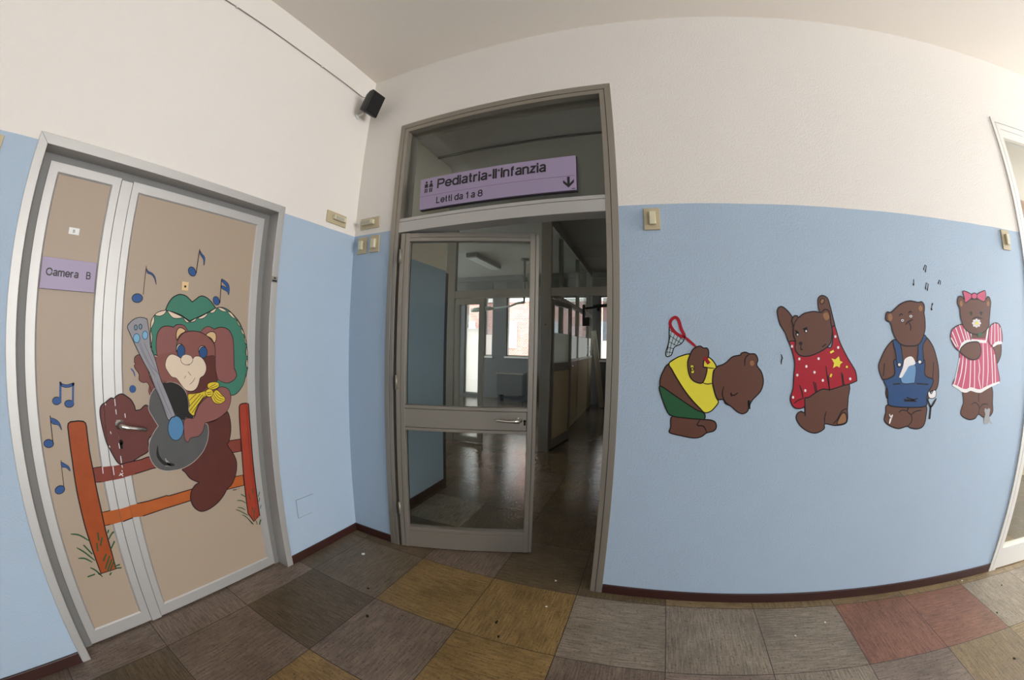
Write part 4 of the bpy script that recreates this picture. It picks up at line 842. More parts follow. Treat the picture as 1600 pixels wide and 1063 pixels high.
   ('S','ink',7,1,0,0.004,'-1.1754 1.3318 -1.1734 1.3642 -1.1648 1.3926 -1.1424 1.4196 -1.1195 1.4305 -1.0866 1.4348 -1.0433 1.4306 -1.0036 1.4125 -0.9732 1.3894 -0.9561 1.3614 -0.9531 1.3135 -0.9523 1.2523 -0.9456 1.198'),
  ]),
  ('muzzle',None,[
   ('F','cream',8,1,'ink',0.0025,'-1.2343 1.2752 -1.2274 1.2989 -1.2139 1.3155 -1.1958 1.3206 -1.1684 1.3123 -1.15 1.3019 -1.1384 1.3149 -1.1174 1.3188 -1.0939 1.3115 -1.0834 1.2989 -1.0701 1.3092 -1.046 1.3089 -1.0241 1.2937 -1.0086 1.2656 -1.0074 1.2398 -1.0202 1.2145 -1.0425 1.2006 -1.0504 1.1776 -1.0634 1.1529 -1.0832 1.1393 -1.107 1.1389 -1.1302 1.1488 -1.1525 1.175 -1.1679 1.1963 -1.1791 1.207 -1.2017 1.2141 -1.2214 1.2389 -1.2323 1.2572'),
   ('S','line_brown',9,1,1,0.003,'-1.0834 1.2935 -1.0869 1.2823 -1.0964 1.2735 -1.1101 1.2689 -1.1251 1.2692 -1.1385 1.2745 -1.1477 1.2835 -1.151 1.2946 -1.1476 1.3055 -1.1384 1.3142 -1.1249 1.319 -1.1099 1.3189 -1.0963 1.3138 -1.0868 1.3047'),
   ('S','line_brown',9,1,0,0.003,'-1.1111 1.2351 -1.0949 1.2157'),
   ('S','line_brown',9,1,0,0.003,'-1.0714 1.2041 -1.0863 1.1838 -1.1058 1.1702'),
   ('S','line_brown',9,1,0,0.003,'-1.1233 1.2148 -1.133 1.2028'),
   ('S','line_brown',9,1,0,0.003,'-1.1247 1.2686 -1.1012 1.268'),
  ]),
  ('eye',None,[
   ('F','cream',6,1,'ink',0.004,'-1.1354 1.346 -1.1372 1.335 -1.1425 1.3262 -1.1503 1.3214 -1.1589 1.3214 -1.1667 1.3263 -1.1721 1.3351 -1.1741 1.346 -1.1723 1.3569 -1.1671 1.3656 -1.1594 1.3706 -1.1508 1.3707 -1.1429 1.3658 -1.1374 1.357'),
   ('F','eye_blue',7,1,'ink',0.003,'-1.1273 1.3349 -1.1294 1.321 -1.1353 1.31 -1.1439 1.3039 -1.1534 1.304 -1.1618 1.3102 -1.1677 1.3213 -1.1699 1.335 -1.1679 1.3488 -1.1622 1.3598 -1.1538 1.366 -1.1443 1.3661 -1.1357 1.36 -1.1296 1.3489'),
  ]),
  ('eye',None,[
   ('F','cream',6,1,'ink',0.004,'-1.0057 1.3389 -1.0078 1.3285 -1.014 1.3202 -1.023 1.3157 -1.033 1.3157 -1.042 1.3204 -1.0482 1.3287 -1.0505 1.339 -1.0484 1.3492 -1.0424 1.3575 -1.0335 1.3621 -1.0235 1.3621 -1.0144 1.3576 -1.008 1.3493'),
   ('F','eye_blue',7,1,'ink',0.003,'-1.0006 1.329 -1.0029 1.3164 -1.0094 1.3063 -1.0189 1.3008 -1.0293 1.301 -1.0387 1.3067 -1.0452 1.3167 -1.0475 1.3292 -1.0453 1.3417 -1.039 1.3517 -1.0297 1.3573 -1.0193 1.3573 -1.0098 1.3518 -1.0031 1.3417'),
  ]),
  ('scarf','yellow knotted scarf',[
   ('F','scarf_yellow',8,1,'ink',0.003,'-1.115 1.1206 -1.0839 1.1237 -1.05 1.1263 -1.0154 1.1324 -1.0038 1.1142 -1.0319 1.0948 -1.058 1.0669 -1.0795 1.0347 -1.0881 1.015 -1.1047 1.0194 -1.1179 1.0344 -1.1106 1.0718'),
  ]),
  ('arm',None,[
   ('F','ear_brown',12,1,'ink',0.003,'-0.9344 1.1443 -0.8982 1.1441 -0.8726 1.1264 -0.8623 1.0937 -0.8677 1.0576 -0.8885 1.0186 -0.9216 0.995 -0.9642 0.9776 -1.0205 0.9691 -1.0285 0.9652 -1.0446 0.9277 -1.0721 0.9061 -1.1163 0.9031 -1.1338 0.8846 -1.1504 0.901 -1.1522 0.9425 -1.1478 0.991 -1.1296 1.006 -1.0916 1.0017 -1.075 1.0299 -1.0531 1.0665 -1.012 1.0975 -0.9766 1.1077'),
  ]),
  ('scarf','yellow scarf knot and tails',[
   ('F','scarf_yellow',13,1,'ink',0.003,'-0.9999 1.1487 -1.0017 1.1662 -0.979 1.1757 -0.9387 1.1712 -0.9358 1.1488 -0.9652 1.1376 -0.9853 1.139'),
   ('F','scarf_yellow',13,1,'ink',0.003,'-0.9791 1.1079 -0.9553 1.1325 -0.9376 1.1268 -0.9204 1.1076 -0.9005 1.0879 -0.904 1.0702 -0.9331 1.0594 -0.9634 1.0668 -0.9799 1.0904'),
   ('F','scarf_yellow',14,1,'ink',0.003,'-0.9705 1.1195 -0.9732 1.1106 -0.9799 1.1038 -0.9893 1.1005 -0.9995 1.1013 -1.0085 1.1061 -1.0144 1.1138 -1.0163 1.123 -1.0136 1.1318 -1.0071 1.1386 -0.9978 1.142 -0.9876 1.1413 -0.9785 1.1366 -0.9724 1.1288'),
   ('S','ink',15,1,0,0.003,'-1.1129 1.0382 -1.0309 1.1163'),
   ('S','ink',15,1,0,0.003,'-1.0992 1.0282 -1.0213 1.1112'),
   ('S','ink',15,1,0,0.003,'-1.1111 1.0634 -1.0454 1.1196'),
   ('S','ink',15,1,0,0.003,'-1.1094 1.0928 -1.0696 1.1214'),
   ('S','ink',15,1,0,0.003,'-0.9949 1.1484 -0.9541 1.1655'),
   ('S','ink',15,1,0,0.003,'-0.9851 1.1434 -0.9417 1.1559'),
   ('S','ink',15,1,0,0.003,'-0.9711 1.1161 -0.9473 1.0831 -0.9118 1.0709'),
   ('S','ink',15,1,0,0.003,'-0.9633 1.1221 -0.9366 1.0911 -0.9035 1.0792'),
   ('S','ink',15,1,0,0.003,'-0.9555 1.1259 -0.9309 1.104 -0.9107 1.0933'),
   ('S','ink',15,1,0,0.003,'-0.974 1.1075 -0.9579 1.0752 -0.9329 1.0639'),
   ('S','ink',15,1,0,0.003,'-1.0083 1.1233 -0.9783 1.1254'),
   ('S','ink',15,1,0,0.003,'-1.0063 1.1144 -0.9788 1.1145'),
  ]),
 ]),
 ('painted_guitar',"dark grey guitar with a blue sound hole painted in the bear's paws",'painting',None,'door',[
  ('body',None,[
   ('F','guitar_grey',9,1,'line_light',0.003,'-1.3277 1.0906 -1.3187 1.1292 -1.2974 1.1592 -1.2747 1.1757 -1.2432 1.1839 -1.2071 1.1881 -1.1709 1.178 -1.1394 1.1535 -1.122 1.1232 -1.1151 1.0764 -1.1132 1.0339 -1.0913 1.0059 -1.0985 0.9574 -1.0221 0.9644 -1.0105 0.9343 -1.0132 0.9059 -1.0248 0.8673 -1.056 0.8205 -1.1124 0.779 -1.178 0.7575 -1.2333 0.756 -1.2801 0.7635 -1.3181 0.7843 -1.3416 0.8207 -1.3498 0.8643 -1.3404 0.9151 -1.3127 0.9581 -1.287 0.9848 -1.287 0.9848 -1.3106 1.0276 -1.3294 1.0651'),
   ('F','guitar_black',10,1,None,0.004,'-1.2546 1.1785 -1.2252 1.187 -1.198 1.1868 -1.1619 1.1714 -1.1351 1.1449 -1.12 1.1147 -1.1153 1.0722 -1.1152 1.0384 -1.0909 1.0102 -1.1061 1.0012 -1.1339 1.0107 -1.149 0.9998 -1.1847 1.0205 -1.22 1.1059'),
   ('F','guitar_black',10,1,None,0.004,'-1.3 0.8935 -1.2976 0.8453 -1.2733 0.8087 -1.2283 0.7896 -1.2299 0.7788 -1.2814 0.7939 -1.3125 0.8424'),
   ('S','line_light',10,1,0,0.006,'-1.2682 0.8241 -1.2604 0.7955 -1.2441 0.7842 -1.2736 0.7869'),
   ('S','line_light',10,1,0,0.003,'-1.261 0.812 -1.2488 0.7933'),
  ]),
  ('neck',None,[
   ('F','neck_grey',11,1,'ink',0.003,'-1.4287 1.4402 -1.4203 1.4591 -1.4001 1.4769 -1.3753 1.4867 -1.3497 1.4868 -1.3344 1.4811 -1.3321 1.4781 -1.3166 1.4093 -1.3112 1.3554 -1.2893 1.3049 -1.2603 1.2046 -1.248 1.1762 -1.22 1.1059 -1.1935 1.0256 -1.2124 1.0194 -1.2316 1.0091 -1.2499 1.0639 -1.2727 1.126 -1.2925 1.1707 -1.3164 1.2343 -1.3457 1.2852 -1.3839 1.3538 -1.41 1.4034'),
   ('S','string_dark',12,1,0,0.002,'-1.3651 1.3741 -1.3156 1.2781 -1.2511 1.2134'),
   ('S','string_dark',12,1,0,0.002,'-1.3757 1.3777 -1.3327 1.2938 -1.2865 1.2149'),
   ('S','string_dark',12,1,0,0.002,'-1.346 1.3781 -1.3067 1.2973 -1.2686 1.222'),
   ('S','string_dark',12,1,0,0.002,'-1.2959 1.1945 -1.249 1.076 -1.2219 1.0163'),
   ('S','string_dark',12,1,0,0.002,'-1.2784 1.1936 -1.239 1.0913 -1.2079 1.0189'),
   ('F','neck_blue',12,1,'ink',0.003,'-1.3805 1.4418 -1.3811 1.4369 -1.383 1.4329 -1.386 1.4306 -1.3894 1.4305 -1.3925 1.4326 -1.3947 1.4365 -1.3956 1.4413 -1.3951 1.4462 -1.3931 1.4502 -1.3902 1.4525 -1.3868 1.4527 -1.3837 1.4506 -1.3814 1.4467'),
   ('F','neck_blue',12,1,'ink',0.003,'-1.3573 1.4465 -1.3579 1.4415 -1.3599 1.4374 -1.3628 1.4351 -1.3662 1.435 -1.3694 1.4371 -1.3717 1.441 -1.3726 1.4459 -1.372 1.4509 -1.3701 1.4549 -1.3671 1.4572 -1.3637 1.4573 -1.3606 1.4553 -1.3583 1.4514'),
   ('F','peg_blue',12,1,'line_blue',0.003,'-1.3663 1.3941 -1.3677 1.3852 -1.3721 1.3781 -1.3785 1.374 -1.3856 1.3739 -1.3921 1.3778 -1.3966 1.3848 -1.3984 1.3936 -1.397 1.4024 -1.3928 1.4095 -1.3865 1.4136 -1.3794 1.4138 -1.3728 1.41 -1.3681 1.403'),
   ('F','peg_blue',12,1,'line_blue',0.003,'-1.3265 1.4083 -1.3276 1.4003 -1.3313 1.3938 -1.3367 1.3902 -1.3428 1.3901 -1.3484 1.3935 -1.3523 1.3998 -1.3539 1.4077 -1.3528 1.4157 -1.3492 1.4221 -1.3438 1.4258 -1.3377 1.426 -1.3321 1.4226 -1.3281 1.4163'),
  ]),
  ('sound_hole','blue sound hole',[
   ('F','hole_blue',11,1,'ink',0.003,'-1.152 0.9578 -1.1588 0.9321 -1.173 0.9128 -1.1914 0.9037 -1.2103 0.9064 -1.226 0.9203 -1.2354 0.9425 -1.2369 0.9686 -1.2304 0.9935 -1.217 1.0126 -1.1991 1.0222 -1.1803 1.0202 -1.164 1.0067 -1.1539 0.9845'),
  ]),
 ]),
 ('painted_music_note','blue single-flag note painted left of the green bonnet, above the guitar head','painting','blue music notes painted on the door','door',[
  ('ink',None,[
   ('F','note_blue',3,1,'ink',0.003,'-1.3607 1.5752 -1.3627 1.5664 -1.3696 1.5589 -1.3801 1.5543 -1.3919 1.5535 -1.4028 1.5565 -1.4107 1.5628 -1.4139 1.5711 -1.412 1.5798 -1.4053 1.5872 -1.395 1.5919 -1.3831 1.5929 -1.3721 1.59 -1.3641 1.5836'),
   ('S','ink',3,1,0,0.003,'-1.3589 1.5909 -1.3565 1.7238'),
   ('F','note_blue',4,1,'ink',0.002,'-1.3564 1.7133 -1.3439 1.7007 -1.3235 1.6943 -1.3057 1.6768 -1.2963 1.643 -1.3089 1.6694 -1.3245 1.6853 -1.3468 1.6916 -1.354 1.703'),
  ]),
 ]),
 ('painted_music_note','blue single-flag note painted highest on the door, above the peephole','painting','blue music notes painted on the door','door',[
  ('ink',None,[
   ('F','note_blue',3,1,'ink',0.003,'-1.0932 1.7379 -1.0888 1.7281 -1.0886 1.7183 -1.0928 1.7104 -1.1004 1.7062 -1.1099 1.7063 -1.1193 1.7108 -1.127 1.7186 -1.1313 1.7283 -1.1315 1.738 -1.1275 1.7458 -1.12 1.7501 -1.1106 1.7501 -1.101 1.7458'),
   ('S','ink',3,1,0,0.004,'-1.0865 1.7217 -1.081 1.8468'),
   ('F','note_blue',4,1,'ink',0.002,'-1.0791 1.8393 -1.0661 1.8257 -1.0488 1.8128 -1.0441 1.7938 -1.0476 1.7669 -1.0534 1.7963 -1.0743 1.8205'),
  ]),
 ]),
 ('painted_music_note','blue double-flag note painted just above the right side of the green bonnet','painting','blue music notes painted on the door','door',[
  ('ink',None,[
   ('F','note_blue',3,1,'ink',0.003,'-0.9401 1.6022 -0.9371 1.5925 -0.9381 1.5833 -0.9428 1.5766 -0.9503 1.5736 -0.959 1.5749 -0.9673 1.5802 -0.9735 1.5885 -0.9764 1.5981 -0.9754 1.6071 -0.9709 1.6138 -0.9635 1.6169 -0.9547 1.6157 -0.9464 1.6105'),
   ('S','ink',3,1,0,0.004,'-0.934 1.5853 -0.9347 1.7134'),
   ('F','note_blue',4,1,'ink',0.002,'-0.9332 1.7127 -0.8979 1.6976 -0.8822 1.6708 -0.8837 1.632 -0.896 1.649 -0.9276 1.6619 -0.929 1.6778 -0.8979 1.6712 -0.9285 1.698'),
  ]),
 ]),
 ('painted_music_note','pair of blue beamed notes painted on the narrow leaf above the fence post','painting','blue music notes painted on the door','door',[
  ('ink',None,[
   ('F','note_blue',3,1,'ink',0.003,'-1.7497 1.1352 -1.7521 1.1286 -1.7578 1.1235 -1.7655 1.1209 -1.7738 1.1214 -1.781 1.1248 -1.7857 1.1305 -1.787 1.1373 -1.7846 1.1439 -1.779 1.149 -1.7713 1.1516 -1.763 1.1512 -1.7558 1.1478 -1.751 1.1421'),
   ('F','note_blue',3,1,'ink',0.003,'-1.6904 1.1198 -1.6931 1.1135 -1.6994 1.1087 -1.7081 1.1064 -1.7174 1.107 -1.7256 1.1104 -1.731 1.1159 -1.7325 1.1224 -1.7299 1.1287 -1.7237 1.1335 -1.715 1.1358 -1.7057 1.1353 -1.6974 1.1319 -1.692 1.1264'),
   ('S','note_blue',4,1,0,0.01,'-1.752 1.127 -1.7452 1.2121'),
   ('S','note_blue',4,1,0,0.009,'-1.6944 1.1186 -1.6875 1.2051'),
   ('F','note_blue',4,1,'ink',0.002,'-1.7479 1.2131 -1.739 1.2046 -1.7144 1.2002 -1.6853 1.206 -1.6869 1.1952 -1.7151 1.188 -1.7423 1.1949'),
  ]),
 ]),
 ('painted_music_note','blue single-flag note painted left of the fence post top','painting','blue music notes painted on the door','door',[
  ('ink',None,[
   ('F','note_blue',3,1,'ink',0.003,'-1.8021 0.9647 -1.8054 0.9577 -1.8124 0.9525 -1.8217 0.9503 -1.8314 0.9513 -1.8397 0.9555 -1.8448 0.9619 -1.8459 0.9692 -1.8426 0.9762 -1.8357 0.9813 -1.8265 0.9836 -1.8168 0.9827 -1.8084 0.9786 -1.8032 0.9722'),
   ('S','ink',3,1,0,0.004,'-1.804 0.9634 -1.8029 1.0791'),
   ('F','note_blue',4,1,'ink',0.002,'-1.8022 1.0702 -1.7758 1.0599 -1.7612 1.0414 -1.7576 1.0162 -1.7701 1.0372 -1.7942 1.0442 -1.802 1.057'),
  ]),
 ]),
 ('painted_music_note','blue single-flag note painted lowest on the narrow leaf beside the fence post','painting','blue music notes painted on the door','door',[
  ('ink',None,[
   ('F','note_blue',3,1,'ink',0.003,'-1.7864 0.7764 -1.7861 0.7688 -1.7904 0.7613 -1.7983 0.7554 -1.8084 0.7521 -1.8185 0.7522 -1.8267 0.7556 -1.8314 0.7616 -1.8316 0.7691 -1.8274 0.7765 -1.8195 0.7824 -1.8095 0.7857 -1.7994 0.7857 -1.7911 0.7824'),
   ('S','ink',3,1,0,0.003,'-1.7877 0.7766 -1.7792 0.8923'),
   ('F','note_blue',4,1,'ink',0.002,'-1.78 0.8847 -1.7588 0.8701 -1.7467 0.858 -1.7459 0.8411 -1.7611 0.8574 -1.7797 0.8641'),
  ]),
 ]),
 ('painted_music_note',"small blue note painted beside the bear's paw, under the guitar neck",'painting','blue music notes painted on the door','door',[
  ('ink',None,[
   ('F','note_blue',3,1,'line_blue',0.003,'-1.3889 1.1657 -1.3908 1.1588 -1.3955 1.1535 -1.4019 1.1508 -1.4088 1.1512 -1.4149 1.1547 -1.4189 1.1604 -1.4201 1.1674 -1.4182 1.1742 -1.4136 1.1794 -1.4073 1.1822 -1.4003 1.1818 -1.3942 1.1784 -1.3901 1.1727'),
   ('S','note_blue',3,1,0,0.006,'-1.4117 1.26 -1.3974 1.2446 -1.3904 1.2224'),
  ]),
 ]),
 ('painted_signature','tiny dark signature scribble painted beside the red fence post','painting',None,'door',[
  ('ink',None,[
   ('S','ink',3,1,0,0.003,'-0.9028 0.5673 -0.8981 0.5721 -0.895 0.5663 -0.8894 0.5713 -0.8863 0.5654 -0.8804 0.5696 -0.8775 0.5652 -0.8717 0.5687'),
   ('S','ink',3,1,0,0.002,'-0.8654 0.57 -0.8551 0.5709'),
  ]),
 ]),
 ('painted_bear','bear in a yellow shirt and green shorts bending over, painted on the blue wall','painting',None,'wall',[
  ('body',None,[
   ('F','wall_bear',1,1,'ink',0.006,'2.0268 1.3256 2.0006 1.2902 1.9864 1.2511 1.9855 1.2138 1.994 1.1657 2.0297 1.0861 2.0585 1.0658 2.1299 1.0605 2.2089 1.063 2.2168 1.0867 2.2243 1.1956 2.2106 1.3334 2.1309 1.3739'),
  ]),
  ('legs',None,[
   ('F','wall_bear',2,1,'ink',0.006,'2.0547 1.0641 2.0512 1.0099 2.0477 0.9817 2.1051 0.9681 2.1695 0.9585 2.2087 0.9663 2.235 0.9862 2.27 0.9976 2.282 1.0177 2.2744 1.0412 2.2496 1.0523 2.1976 1.0548 2.1219 1.0618'),
   ('S','ink',3,1,0,0.006,'2.1977 1.0532 2.184 1.0244 2.2162 1.0198 2.2374 0.9863'),
  ]),
  ('head',None,[
   ('F','wall_bear',2,1,'ink',0.006,'2.2626 1.3138 2.3057 1.3313 2.3446 1.3648 2.3846 1.3746 2.3884 1.3822 2.4101 1.3887 2.433 1.3814 2.4616 1.3796 2.4763 1.3532 2.4715 1.3265 2.4975 1.2925 2.5097 1.2468 2.4983 1.2006 2.46 1.1577 2.4455 1.1304 2.4356 1.0992 2.4121 1.0871 2.3828 1.0967 2.3485 1.1233 2.3195 1.1359 2.3062 1.155 2.2782 1.1567 2.26 1.1964 2.2481 1.2423 2.2517 1.2883'),
   ('F','tan',3,1,None,0.004,'2.458 1.3362 2.4571 1.3305 2.4541 1.326 2.4496 1.3234 2.4445 1.3233 2.4398 1.3258 2.4365 1.3302 2.4352 1.3358 2.4361 1.3414 2.4391 1.346 2.4436 1.3486 2.4487 1.3486 2.4534 1.3462 2.4567 1.3418'),
   ('S','ink',3,1,0,0.006,'2.3065 1.2205 2.3006 1.1819 2.319 1.1436 2.3484 1.1249'),
   ('S','ink',3,1,0,0.006,'2.433 1.3814 2.4109 1.3598 2.4089 1.3217'),
   ('S','ink',3,1,0,0.006,'2.3406 1.1827 2.361 1.1777 2.3804 1.1911'),
   ('S','ink',3,1,0,0.006,'2.3442 1.1905 2.3494 1.1713'),
   ('S','ink',3,1,0,0.006,'2.4357 1.1535 2.4486 1.111'),
   ('F','guitar_black',3,1,None,0.004,'2.4493 1.1343 2.4493 1.1249 2.4478 1.1173 2.4452 1.1131 2.4419 1.113 2.4386 1.1172 2.436 1.1247 2.4346 1.1341 2.4346 1.1435 2.4362 1.1511 2.4388 1.1553 2.4421 1.1553 2.4453 1.1512 2.4479 1.1437'),
  ]),
  ('shirt','yellow shirt',[
   ('F','shirt_yellow',3,1,'ink',0.006,'2.0268 1.3256 2.0611 1.3533 2.0998 1.3694 2.1309 1.3754 2.1938 1.3712 2.2256 1.3604 2.2498 1.3402 2.2641 1.3153 2.2574 1.3037 2.2499 1.2921 2.2473 1.2423 2.2556 1.204 2.2697 1.1658 2.283 1.1429 2.2688 1.1177 2.2464 1.0953 2.2167 1.0883 2.1898 1.111 2.1479 1.151 2.106 1.2003 2.0642 1.261 2.0434 1.2952'),
   ('S','ink',4,1,0,0.005,'2.1994 1.314 2.2272 1.3092 2.2549 1.3075'),
   ('S','ink',4,1,0,0.005,'2.1987 1.235 2.2226 1.2302 2.2501 1.2347'),
   ('S','ink',4,1,0,0.005,'2.2178 1.306 2.1987 1.2335'),
  ]),
  ('shorts','green shorts',[
   ('F','shorts_green',3,1,'ink',0.006,'1.9863 1.2138 1.994 1.1657 2.0297 1.0861 2.0585 1.0658 2.1063 1.0597 2.1937 1.0547 2.2189 1.057 2.2153 1.0851 2.1746 1.1012 2.1173 1.1346 2.0523 1.1754'),
  ]),
  ('arm',None,[
   ('F','wall_bear',5,1,'ink',0.006,'2.1273 1.3623 2.146 1.3994 2.1771 1.4144 2.1969 1.4056 2.2151 1.4044 2.2234 1.3855 2.2194 1.3564 2.2023 1.3485 2.1994 1.314 2.2169 1.309 2.2128 1.2722 2.1985 1.2374 2.175 1.2345 2.1429 1.2514 2.1258 1.2856 2.1196 1.3315'),
   ('F','shirt_yellow',6,0,'ink',0.004,'2.1325 1.3203 2.1497 1.3206 2.1549 1.284 2.1393 1.2805'),
   ('S','ink',7,1,1,0.004,'2.148 1.3015 2.1477 1.2975 2.1465 1.2942 2.1446 1.2924 2.1426 1.2924 2.1406 1.2941 2.1392 1.2973 2.1386 1.3012 2.1389 1.3052 2.1401 1.3085 2.1419 1.3103 2.144 1.3103 2.146 1.3086 2.1474 1.3054'),
  ]),
  ('net','red hoop net with pale mesh',[
   ('F','net_pale',1,1,'ink',0.005,'2.0258 1.5103 2.0242 1.4371 2.0097 1.3791 2.0157 1.36 2.0335 1.365 2.041 1.3759 2.0521 1.4069 2.0845 1.4243 2.0997 1.4522 2.0667 1.4724 2.0391 1.4989'),
   ('S','ink',2,1,0,0.003,'2.0275 1.4911 2.0968 1.4422'),
   ('S','ink',2,1,0,0.003,'2.0262 1.4641 2.0845 1.4266'),
   ('S','ink',2,1,0,0.003,'2.0219 1.4332 2.0636 1.4148'),
   ('S','ink',2,1,0,0.003,'2.017 1.4062 2.0483 1.3991'),
   ('S','ink',2,1,0,0.003,'2.012 1.383 2.0409 1.3798'),
   ('S','ink',2,1,0,0.003,'2.0392 1.4912 2.0243 1.4333 2.0155 1.3677'),
   ('S','ink',2,1,0,0.003,'2.0549 1.4799 2.0362 1.422 2.0257 1.3641'),
   ('S','ink',2,1,0,0.003,'2.0706 1.4686 2.048 1.4145'),
   ('S','ink',2,1,0,0.003,'2.0864 1.4573 2.0636 1.4186'),
   ('S','net_red',3,1,1,0.016,'2.0288 1.5235 2.0389 1.5452 2.0569 1.5531 2.0718 1.5378 2.0836 1.4995 2.1004 1.4598 2.0667 1.4701 2.0391 1.4974'),
   ('S','net_red',3,1,0,0.014,'2.1004 1.4598 2.1297 1.435 2.1599 1.4103'),
   ('S','net_red',7,1,0,0.018,'2.2035 1.36 2.2265 1.3299'),
  ]),
 ]),
 ('painted_bear','bear in a red spotted shirt with both arms raised, painted on the wall','painting',None,'wall',[
  ('arm',None,[
   ('F','wall_bear',1,1,'ink',0.006,'2.5776 1.5837 2.5832 1.6053 2.6003 1.6149 2.623 1.6038 2.6523 1.5736 2.669 1.5356 2.6739 1.4859 2.6769 1.4324 2.6416 1.4395 2.6199 1.4849 2.5904 1.5303'),
  ]),
  ('arm',None,[
   ('F','wall_bear',1,1,'ink',0.006,'2.8047 1.6429 2.813 1.6665 2.8352 1.6749 2.862 1.6624 2.8744 1.6292 2.891 1.5673 2.904 1.5133 2.89 1.4898 2.8584 1.5511 2.8139 1.5926'),
   ('F','tan',2,1,'ink',0.005,'2.8174 1.6432 2.83 1.6607 2.845 1.6502 2.8287 1.6319'),
  ]),
  ('legs',None,[
   ('F','wall_bear',1,1,'ink',0.006,'2.7402 1.1755 2.8309 1.2185 2.9877 1.2421 2.996 1.1634 2.9973 1.1119 3.0034 1.0584 2.9888 1.0362 2.9326 1.029 2.871 1.0376 2.8676 1.0121 2.8262 0.9917 2.7802 0.9985 2.7324 1.0265 2.704 1.0621 2.7041 1.0873 2.7246 1.1014 2.7468 1.0998'),
   ('F','tan',2,1,'ink',0.006,'2.9432 1.0352 2.9555 1.075 2.9724 1.0939 2.9928 1.0825 2.9946 1.0441'),
   ('S','ink',2,1,0,0.006,'2.8704 1.101 2.8645 1.0694 2.8682 1.0376'),
   ('S','ink',2,1,0,0.006,'2.9175 1.0371 2.9403 1.0592 2.9639 1.1019 2.997 1.1143'),
   ('S','ink',2,1,0,0.006,'2.7411 1.1638 2.7517 1.0778'),
  ]),
  ('shirt','red shirt with white spots and a yellow star',[
   ('F','shirt_red',3,1,'ink',0.006,'2.6416 1.4418 2.6759 1.4438 2.6983 1.4021 2.7422 1.395 2.8401 1.4194 2.8795 1.42 2.89 1.4743 2.8855 1.5152 2.9022 1.521 2.9322 1.444 2.9812 1.3669 3.0303 1.3032 3.0431 1.2538 3.0431 1.2538 2.9976 1.2381 2.9599 1.2303 2.8864 1.2108 2.8315 1.2107 2.7626 1.1717 2.7408 1.1677 2.7418 1.1249 2.7058 1.1154 2.6786 1.1271 2.6609 1.1635 2.6717 1.2177 2.6725 1.2792 2.6741 1.3406 2.655 1.4091'),
   ('F','white_paint',4,1,None,0.004,'2.6633 1.4207 2.6617 1.4158 2.6574 1.4137 2.6532 1.4157 2.6513 1.4205 2.653 1.4254 2.6572 1.4275 2.6615 1.4255'),
   ('F','white_paint',4,1,None,0.004,'2.7055 1.3601 2.7039 1.3552 2.6996 1.3531 2.6953 1.3551 2.6933 1.3599 2.695 1.3648 2.6992 1.3669 2.7036 1.3649'),
   ('F','white_paint',4,1,None,0.004,'2.7463 1.3237 2.7447 1.3188 2.7404 1.3168 2.736 1.3187 2.734 1.3236 2.7356 1.3285 2.7398 1.3306 2.7443 1.3286'),
   ('F','white_paint',4,1,None,0.004,'2.6975 1.281 2.696 1.2761 2.6918 1.274 2.6874 1.276 2.6854 1.2809 2.6869 1.2858 2.6911 1.2879 2.6955 1.2859'),
   ('F','white_paint',4,1,None,0.004,'2.7938 1.2957 2.7922 1.2908 2.7879 1.2887 2.7834 1.2907 2.7813 1.2956 2.7829 1.3005 2.7872 1.3026 2.7917 1.3006'),
   ('F','white_paint',4,1,None,0.004,'2.8144 1.3629 2.8127 1.358 2.8083 1.3559 2.8038 1.3579 2.8018 1.3628 2.8035 1.3677 2.8079 1.3697 2.8124 1.3678'),
   ('F','white_paint',4,1,None,0.004,'2.8439 1.2558 2.8423 1.2508 2.8379 1.2488 2.8333 1.2508 2.8312 1.2557 2.8327 1.2607 2.8371 1.2627 2.8417 1.2607'),
   ('F','white_paint',4,1,None,0.004,'2.7468 1.205 2.7454 1.2001 2.7412 1.198 2.7367 1.2 2.7345 1.2049 2.736 1.2099 2.7402 1.2119 2.7447 1.2099'),
   ('F','white_paint',4,1,None,0.004,'2.6811 1.1714 2.6797 1.1664 2.6756 1.1644 2.6711 1.1664 2.669 1.1713 2.6704 1.1762 2.6745 1.1783 2.6789 1.1763'),
   ('F','white_paint',4,1,None,0.004,'2.9104 1.4731 2.9085 1.4681 2.9039 1.466 2.8993 1.468 2.8974 1.4729 2.8993 1.4778 2.9039 1.4799 2.9085 1.478'),
   ('F','white_paint',4,1,None,0.004,'2.9278 1.4191 2.926 1.4142 2.9214 1.4121 2.9167 1.414 2.9147 1.4189 2.9166 1.4239 2.9212 1.426 2.9258 1.424'),
   ('F','white_paint',4,1,None,0.004,'3.0074 1.264 3.0057 1.259 3.0011 1.2569 2.9962 1.259 2.9939 1.264 2.9956 1.269 3.0002 1.271 3.0051 1.269'),
   ('S','shirt_yellow',4,1,0,0.01,'2.8745 1.3929 2.8955 1.4024'),
   ('S','shirt_yellow',4,1,0,0.01,'2.8804 1.273 2.8869 1.2885'),
   ('S','shirt_yellow',4,1,0,0.01,'2.9714 1.3256 2.9821 1.3217'),
   ('F','shirt_yellow',4,0,None,0.004,'2.8827 1.3644 2.906 1.36 2.9261 1.3757 2.9344 1.3525 2.9506 1.3472 2.9368 1.337 2.9329 1.3199 2.9148 1.3275 2.8938 1.3173 2.8993 1.3413'),
   ('S','ink',4,1,0,0.006,'2.852 1.327 2.8643 1.2652 2.8818 1.2108'),
   ('S','ink',4,1,0,0.006,'2.7054 1.2334 2.7206 1.2025 2.7322 1.1654'),
   ('S','ink',4,1,0,0.006,'2.7839 1.2493 2.8011 1.1935'),
   ('S','ink',4,1,0,0.006,'2.7948 1.2455 2.807 1.199'),
